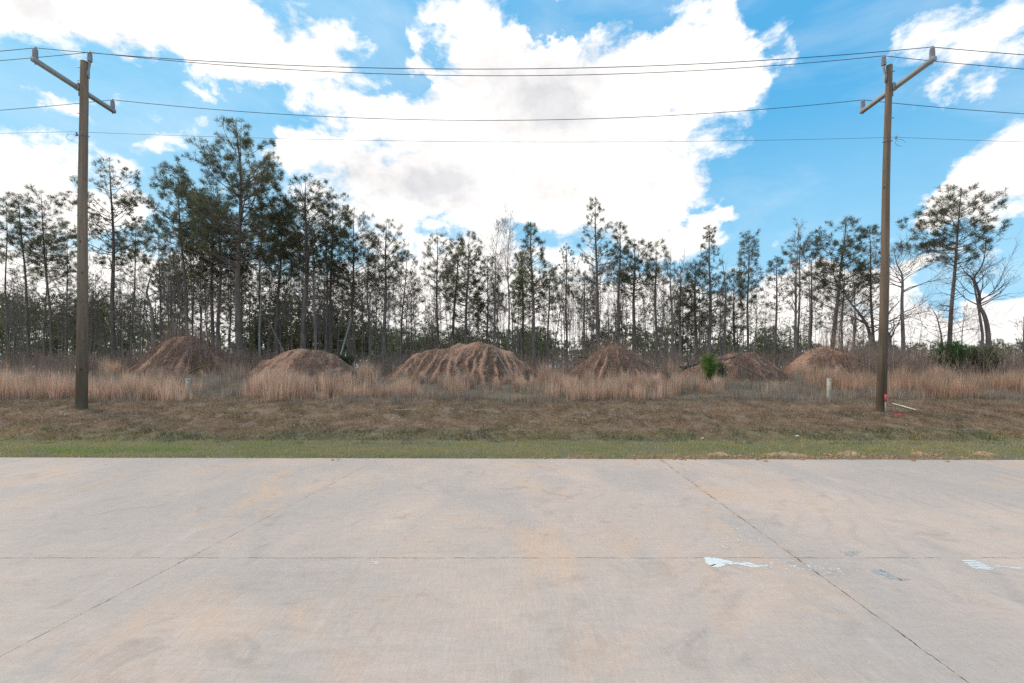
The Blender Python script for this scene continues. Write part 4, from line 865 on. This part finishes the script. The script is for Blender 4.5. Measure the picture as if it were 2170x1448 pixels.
def bare(bx, tx, ty, D, tw, label, name='bare_tree', cat='bare tree', mat=None, group=None, path=None, seed=None, **kw):
    rg = np.random.RandomState(seed or int(bx * 5 + ty)); X0 = wx(bx, D); o = np.array([X0, D, tz(X0, D)]); s = D / F
    pth = None
    if path: pth = [o] + [wp(px, py, D + q * .1) for q, (px, py) in enumerate(path)]
    g = bare_geo(rg, o, wp(tx, ty, D), tw * s / 2 * 1.1, path=pth, **kw); ob = g.obj(name, mat or M_bare, None, True, o); tag(ob, label, cat, group or 'leafless trees of the wood'); return ob
bare(325, 318, 560, 32, 8, 'pale crooked forked leafless tree left of the leftmost mound', mat=M_bare, path=[(324, 700), (322, 660), (310, 620), (318, 590), (330, 560)], first=.35, spread=.9, nb=16, blen=.55, rise=.7)
bare(551, 552, 545, 28, 5, 'slender whitish trunk standing right of the tallest pine', mat=M_pale, first=.6, nb=8, spread=.4)
bare(668, 664, 418, 30, 7, 'tall pale leafless trunk in front of the broad dense pine', mat=M_pink, first=.35, nb=16, spread=.3, blen=.2)
bare(690, 695, 470, 33, 6, 'leafless grey tree right of the tall pale trunk', first=.3, nb=18, spread=.4)
bare(782, 782, 500, 32, 5, 'slim pale leafless tree left of the free-standing rounded pine', mat=M_bare, first=.35, nb=16, spread=.35)
bare(1048, 1052, 475, 32, 5, 'leafless tree with brushy top above the widest mound peak, left of two', first=.55, nb=22, spread=.45, blen=.5)
bare(1075, 1082, 458, 32, 5, 'leafless tree with brushy top above the widest mound peak, taller of two', first=.55, nb=22, spread=.35, blen=.45)
bare(1424, 1422, 530, 32, 8, 'dead snag with bare curved limbs rising beside its broken top', name='dead_snag', cat='snag', mat=M_dead, first=.55, nb=9, spread=.5, blen=.42, sub=2)
bare(1536, 1534, 540, 32, 7, 'broken-topped dead trunk with few branches behind the brushy mound', name='dead_snag', cat='snag', mat=M_dead, first=.6, nb=6, spread=.5, blen=.4, sub=2)
bare(1441, 1442, 680, 31, 7, 'short broken pale stump trunk behind the brushy mound', name='dead_snag', cat='snag', mat=M_dead, first=.7, nb=2, sub=1)
bare(1253, 1253, 690, 34, 4, 'short dark broken stump left of the peaked mound top', name='dead_snag', cat='snag', first=.8, nb=1, sub=1)
bare(1686, 1689, 474, 31, 7, 'tall leafless tree with a fine twiggy spire left of the layered pine', mat=M_bare, first=.35, nb=30, spread=.35, blen=.22)
bare(1716, 1713, 560, 31, 6, 'straight pale-barked trunk left of the leaning layered pine', mat=M_pink, first=.5, nb=8, spread=.5)
bare(1808, 1812, 600, 31, 6, 'slim leafless tree between the leaning pine and the right pole', first=.35, nb=16, spread=.6, blen=.45)
bare(1846, 1815, 620, 31, 8, 'spreading leafless tree arching left of the right pole', path=[(1846, 720), (1838, 690), (1822, 665), (1800, 640), (1780, 600), (1770, 560)], first=.2, spread=1.0, nb=20, blen=.6, rise=.7)
bare(1885, 1900, 600, 30, 8, 'low leafless tree leaning out right from behind the right pole', path=[(1886, 715), (1872, 690), (1885, 660), (1915, 630)], first=.1, spread=1.1, nb=16, blen=.8, rise=.6)
bare(1914, 1905, 505, 29, 8, 'leafless tree with a wide twiggy crown right of the right pole', path=[(1914, 715), (1911, 650), (1913, 600), (1912, 582), (1900, 560), (1893, 520)], first=.42, spread=1.0, nb=34, blen=.62, rise=.75, mat=M_pink, twg=.009)
bare(2094, 2090, 490, 29, 9.5, 'crooked S-shaped leafless tree at the far right beside the big pine', path=[(2096, 722), (2092, 690), (2086, 665), (2074, 648), (2078, 632), (2068, 600), (2062, 588), (2082, 565), (2088, 535), (2090, 500)], first=.38, spread=1.1, nb=34, blen=.42, rise=.8, mat=M_pink, sub=3, twg=.009)
bare(2062, 2030, 558, 29.2, 6, 'thin side stem reaching left toward the big flat-topped pine', path=[(2084, 720), (2074, 655), (2062, 590), (2045, 577), (2031, 556)], first=.85, nb=3, mat=M_pink)
bare(2040, 2040, 640, 31, 3, 'thin young leafless tree between the big pine and the crooked tree', first=.3, nb=14, spread=.8)
bare(2166, 2170, 670, 30, 5, 'leafless trunk cut by the right picture edge', first=.3, nb=14, spread=.7)
bare(2000, 1975, 600, 30.5, 4, 'wide twiggy leafless tree just left of the big flat-topped pine', path=[(1995, 710), (1985, 670), (1965, 640)], first=.2, spread=1.3, nb=22, blen=.9, rise=.5)
def leaner(p0, p1, D0, D1, r, mat, label, cat='fallen trunk', name='fallen_trunk', group=None, mid=None):
    a, b = wp(*p0, D0), wp(*p1, D1); pts = [a + (b - a) * u for u in np.linspace(0, 1, 9)]
    if mid: pts = [p + np.array([0, 0, mid * sin(pi * u)]) for p, u in zip(pts, np.linspace(0, 1, 9))]
    g = Geo(); g.tube(pts, [r * (1 - .6 * u) for u in np.linspace(0, 1, 9)], 7); rg = np.random.RandomState(int(p0[0])); P0 = []; P1 = []
    for q in range(6):
        i0 = rg.randint(3, 9); d = rg.normal(0, 1, 3); P0.append(pts[i0]); P1.append(pts[i0] + d * .25)
    g.segs(P0, P1, [r * .35] * 6, [r * .12] * 6, 4); tag(g.obj(name, mat, None, True, a), label, cat, group or 'fallen and leaning trunks around the mounds')
leaner((604, 752), (567, 675), 25.5, 26.5, .05, M_dead, 'thin trunk leaning left behind the low rounded mound')
leaner((722, 752), (745, 672), 26, 27, .05, M_pale, 'thin pale sapling leaning right behind the low rounded mound')
leaner((1086, 806), (1042, 729), 20.9, 22.9, .06, M_dead, 'slender dead stem lying down the face of the widest mound')
leaner((1443, 780), (1484, 770), 21.8, 22.2, .09, M_log, 'dark log lying left of the brush-strewn mound')
leaner((1440, 788), (1480, 768), 21.9, 22.6, .05, M_log, 'thinner dark branch crossing the log left of the brushy mound')
leaner((1535, 765), (1600, 737), 22.3, 22.9, .035, M_log, 'thin branch sticking up rightwards over the brushy mound')
leaner((1510, 764), (1566, 757), 22.2, 22.6, .045, M_dead, 'pale branch lying across the top of the brushy mound')
leaner((1618, 800), (1560, 772), 21.6, 22.3, .045, M_log, 'dark branch lying down the right face of the brushy mound')
leaner((1632, 790), (1595, 765), 22.2, 22.8, .04, M_dead, 'grey branch along the right shoulder of the brushy mound')
leaner((398, 792), (455, 774), 22.5, 23.0, .05, M_moss, 'mossy yellow-green branch lying at the foot of the leftmost mound', mid=.12)
leaner((1225, 757), (1245, 757), 22.6, 23.0, .04, M_log, 'short dark log poking from the left side of the peaked mound')
# many thin saplings, shared meshes
bp_ = []
for k in range(12):
    rg = np.random.RandomState(700 + k); g = bare_geo(rg, (0, 0, 0), (rg.uniform(-.8, .8), rg.uniform(-.5, .5), 10), .034 + .014 * (k % 3), first=rg.uniform(.25, .5), spread=rg.uniform(.2, .5), nb=rg.randint(8, 16), twist=.012, k=5, blen=rg.uniform(.25, .42), twg=.011)
    o = g.obj('bare_sapling', (M_bare, M_bare, M_dead)[k % 3], None, True); tag(o, 'x', 'bare tree'); bp_.append([o, False])
rg = np.random.RandomState(46)
for (a, b, n, t0, t1) in [(0, 165, 18, 560, 680), (185, 330, 22, 520, 660), (330, 560, 24, 500, 650), (560, 800, 30, 500, 650), (800, 940, 22, 540, 660), (940, 1160, 30, 520, 660), (1160, 1300, 28, 510, 660), (1300, 1430, 22, 520, 660), (1430, 1640, 30, 530, 680), (1640, 1850, 18, 580, 700), (1870, 2180, 12, 640, 715)]:
    for q in range(n):
        px = rg.uniform(a, b); place(bp_, px, rg.uniform(29, 46), rg.uniform(t0, t1), 'thin leafless sapling among the trees ' + zone(px), 'thin leafless saplings ' + zone(px), rg, rg.uniform(.8, 1.2), 10.0)

# low evergreens: young pine and shrubs
def plume(px, pyb, pyt, D, wpx, col, label, name, cat, n=60, seed=1, up=.8, mat=None, tuft=.16, K=22, tilt=0):
    rg = np.random.RandomState(seed); x = wx(px, D); o = np.array([x, D, tz(x, D)]); zt = H + (HY - pyt) * D / F; hgt = zt - o[2]; r = wpx * D / F / 2; TP = []; TD = []; TS = []; P0 = []; P1 = []; R0 = []; R1 = []
    for q in range(n):
        a = rg.uniform(0, 2 * pi); u = rg.random_sample() ** .7; rr = r * (.3 + .7 * sin(pi * min(1, u * .8 + .15))) * sqrt(rg.random_sample()) * (.35 + .9 * u); b = o + np.array([tilt * u * hgt, 0, hgt * u * .55]); e_ = o + np.array([cos(a) * rr + tilt * u * hgt, sin(a) * rr, hgt * (u * .80 + .16)]); P0.append(b); P1.append(e_); R0.append(.012); R1.append(.006)
        for k in (.5, .75, 1.0): TP.append(b + (e_ - b) * k); TD.append((e_ - b) / max(.01, np.linalg.norm(e_ - b)) * (1 - up) + np.array([0, 0, up]) + rg.normal(0, .12, 3)); TS.append(tuft * rg.uniform(.8, 1.2))
    g = Geo(); g.tube([o - [0, 0, .1], o + [tilt * hgt * .4, 0, hgt * .5], o + [tilt * hgt * .8, 0, hgt * .9]], [.03, .02, .008], 6); g.segs(P0, P1, R0, R1, 3); V, Fq, Cn = needles(TP, TD, TS, rg, K, .012, col, .2)
    root = empty(name, o); tag(root, label, cat); g.obj('stem', M_bare, root, True, o); mk('foliage', V, [Fq], M_green, root, False, Cn, o)
plume(1506, 812, 751, 19.6, 40, (.19, .30, .075), 'young bright green pine sapling in front of the brushy mound', 'pine_sapling', 'pine sapling', 75, 1, .85, tuft=.17, tilt=-.08)
plume(1530, 806, 765, 20.6, 34, (.15, .165, .10), 'faded grey-green sapling right behind the bright young pine', 'pine_sapling', 'pine sapling', 34, 2, .8, tuft=.15)
plume(2012, 806, 724, 23.5, 84, (.10, .165, .06), 'dark green evergreen shrub under the big flat-topped pine', 'evergreen_shrub', 'shrub', 260, 3, .6, tuft=.18)
plume(2078, 806, 736, 23.5, 84, (.12, .16, .07), 'dull green evergreen shrub at the foot of the crooked tree', 'evergreen_shrub', 'shrub', 220, 4, .6, tuft=.18)
plume(2100, 806, 750, 24.5, 34, (.10, .12, .065), 'olive narrow shrub right of the two dark evergreen shrubs', 'evergreen_shrub', 'shrub', 60, 5, .6, tuft=.16)
plume(735, 790, 752, 26.5, 44, (.07, .09, .045), 'dark low evergreen shrub between the low mound and the widest one', 'evergreen_shrub', 'shrub', 60, 6, .5, tuft=.18)

# far-off wood: one mass of crowns and trunks
rg = np.random.RandomState(8); TP = []; TD = []; TS = []; P0 = []; P1 = []; R0 = []; R1 = []
def far(n, pxr, Dr, topr, crown, cw, ev=True):
    for q in range(n):
        D_ = rg.uniform(*Dr); px = rg.uniform(*pxr); x = wx(px, D_); z = 1.6; zt = H + (HY - rg.uniform(*topr)) * D_ / F; zb = z + (zt - z) * crown
        P0.append([x, D_, z]); P1.append([x + rg.normal(0, .3), D_, zt - .5]); R0.append(D_ * .0022); R1.append(D_ * .0008); nt = int(70 if ev else 40)
        for k in range(nt):
            u = rg.random_sample(); a = rg.uniform(0, 2 * pi); r = cw * D_ / 60 * (sin(pi * (.12 + .80 * u)) ** .7) * sqrt(rg.random_sample()); TP.append([x + cos(a) * r, D_ + sin(a) * r, zb + (zt - zb) * u]); TD.append([cos(a) * .6, sin(a) * .6, .6]); TS.append(D_ * .0085 * rg.uniform(.7, 1.2))
far(50, (-80, 330), (70, 100), (620, 700), .42, 2.0); far(36, (-60, 560), (55, 80), (715, 748), .1, 1.8)
far(34, (535, 790), (46, 60), (628, 690), .12, 2.1)
far(40, (300, 820), (60, 90), (660, 715), .2, 2.0)
far(80, (780, 1160), (85, 130), (692, 722), .1, 2.2)
far(60, (1130, 1700), (70, 120), (690, 738), .15, 2.0)
far(64, (1640, 2300), (90, 170), (720, 752), .1, 2.0)
far(60, (-700, 0), (60, 140), (600, 700), .3, 2.2); far(60, (2200, 3000), (70, 160), (680, 745), .2, 2.2)
V, Fq, Cn = needles(TP, TD, TS, rg, 13, .10, (.14, .142, .08), .22); g = Geo(); g.segs(P0, P1, R0, R1, 4, (.11, .09, .08)); g.add(V, Fq, Cn) if False else None
vn = g.n; V2 = np.concatenate(g.V + [V]); C2 = np.concatenate([np.full((vn, 3), .1), Cn]); tag(mk('distant_wood', V2, [np.concatenate(g.F[4]), Fq + vn], M_needle, None, False, C2), 'distant dark evergreen wood seen between the trunks', 'distant wood', None, 'stuff')
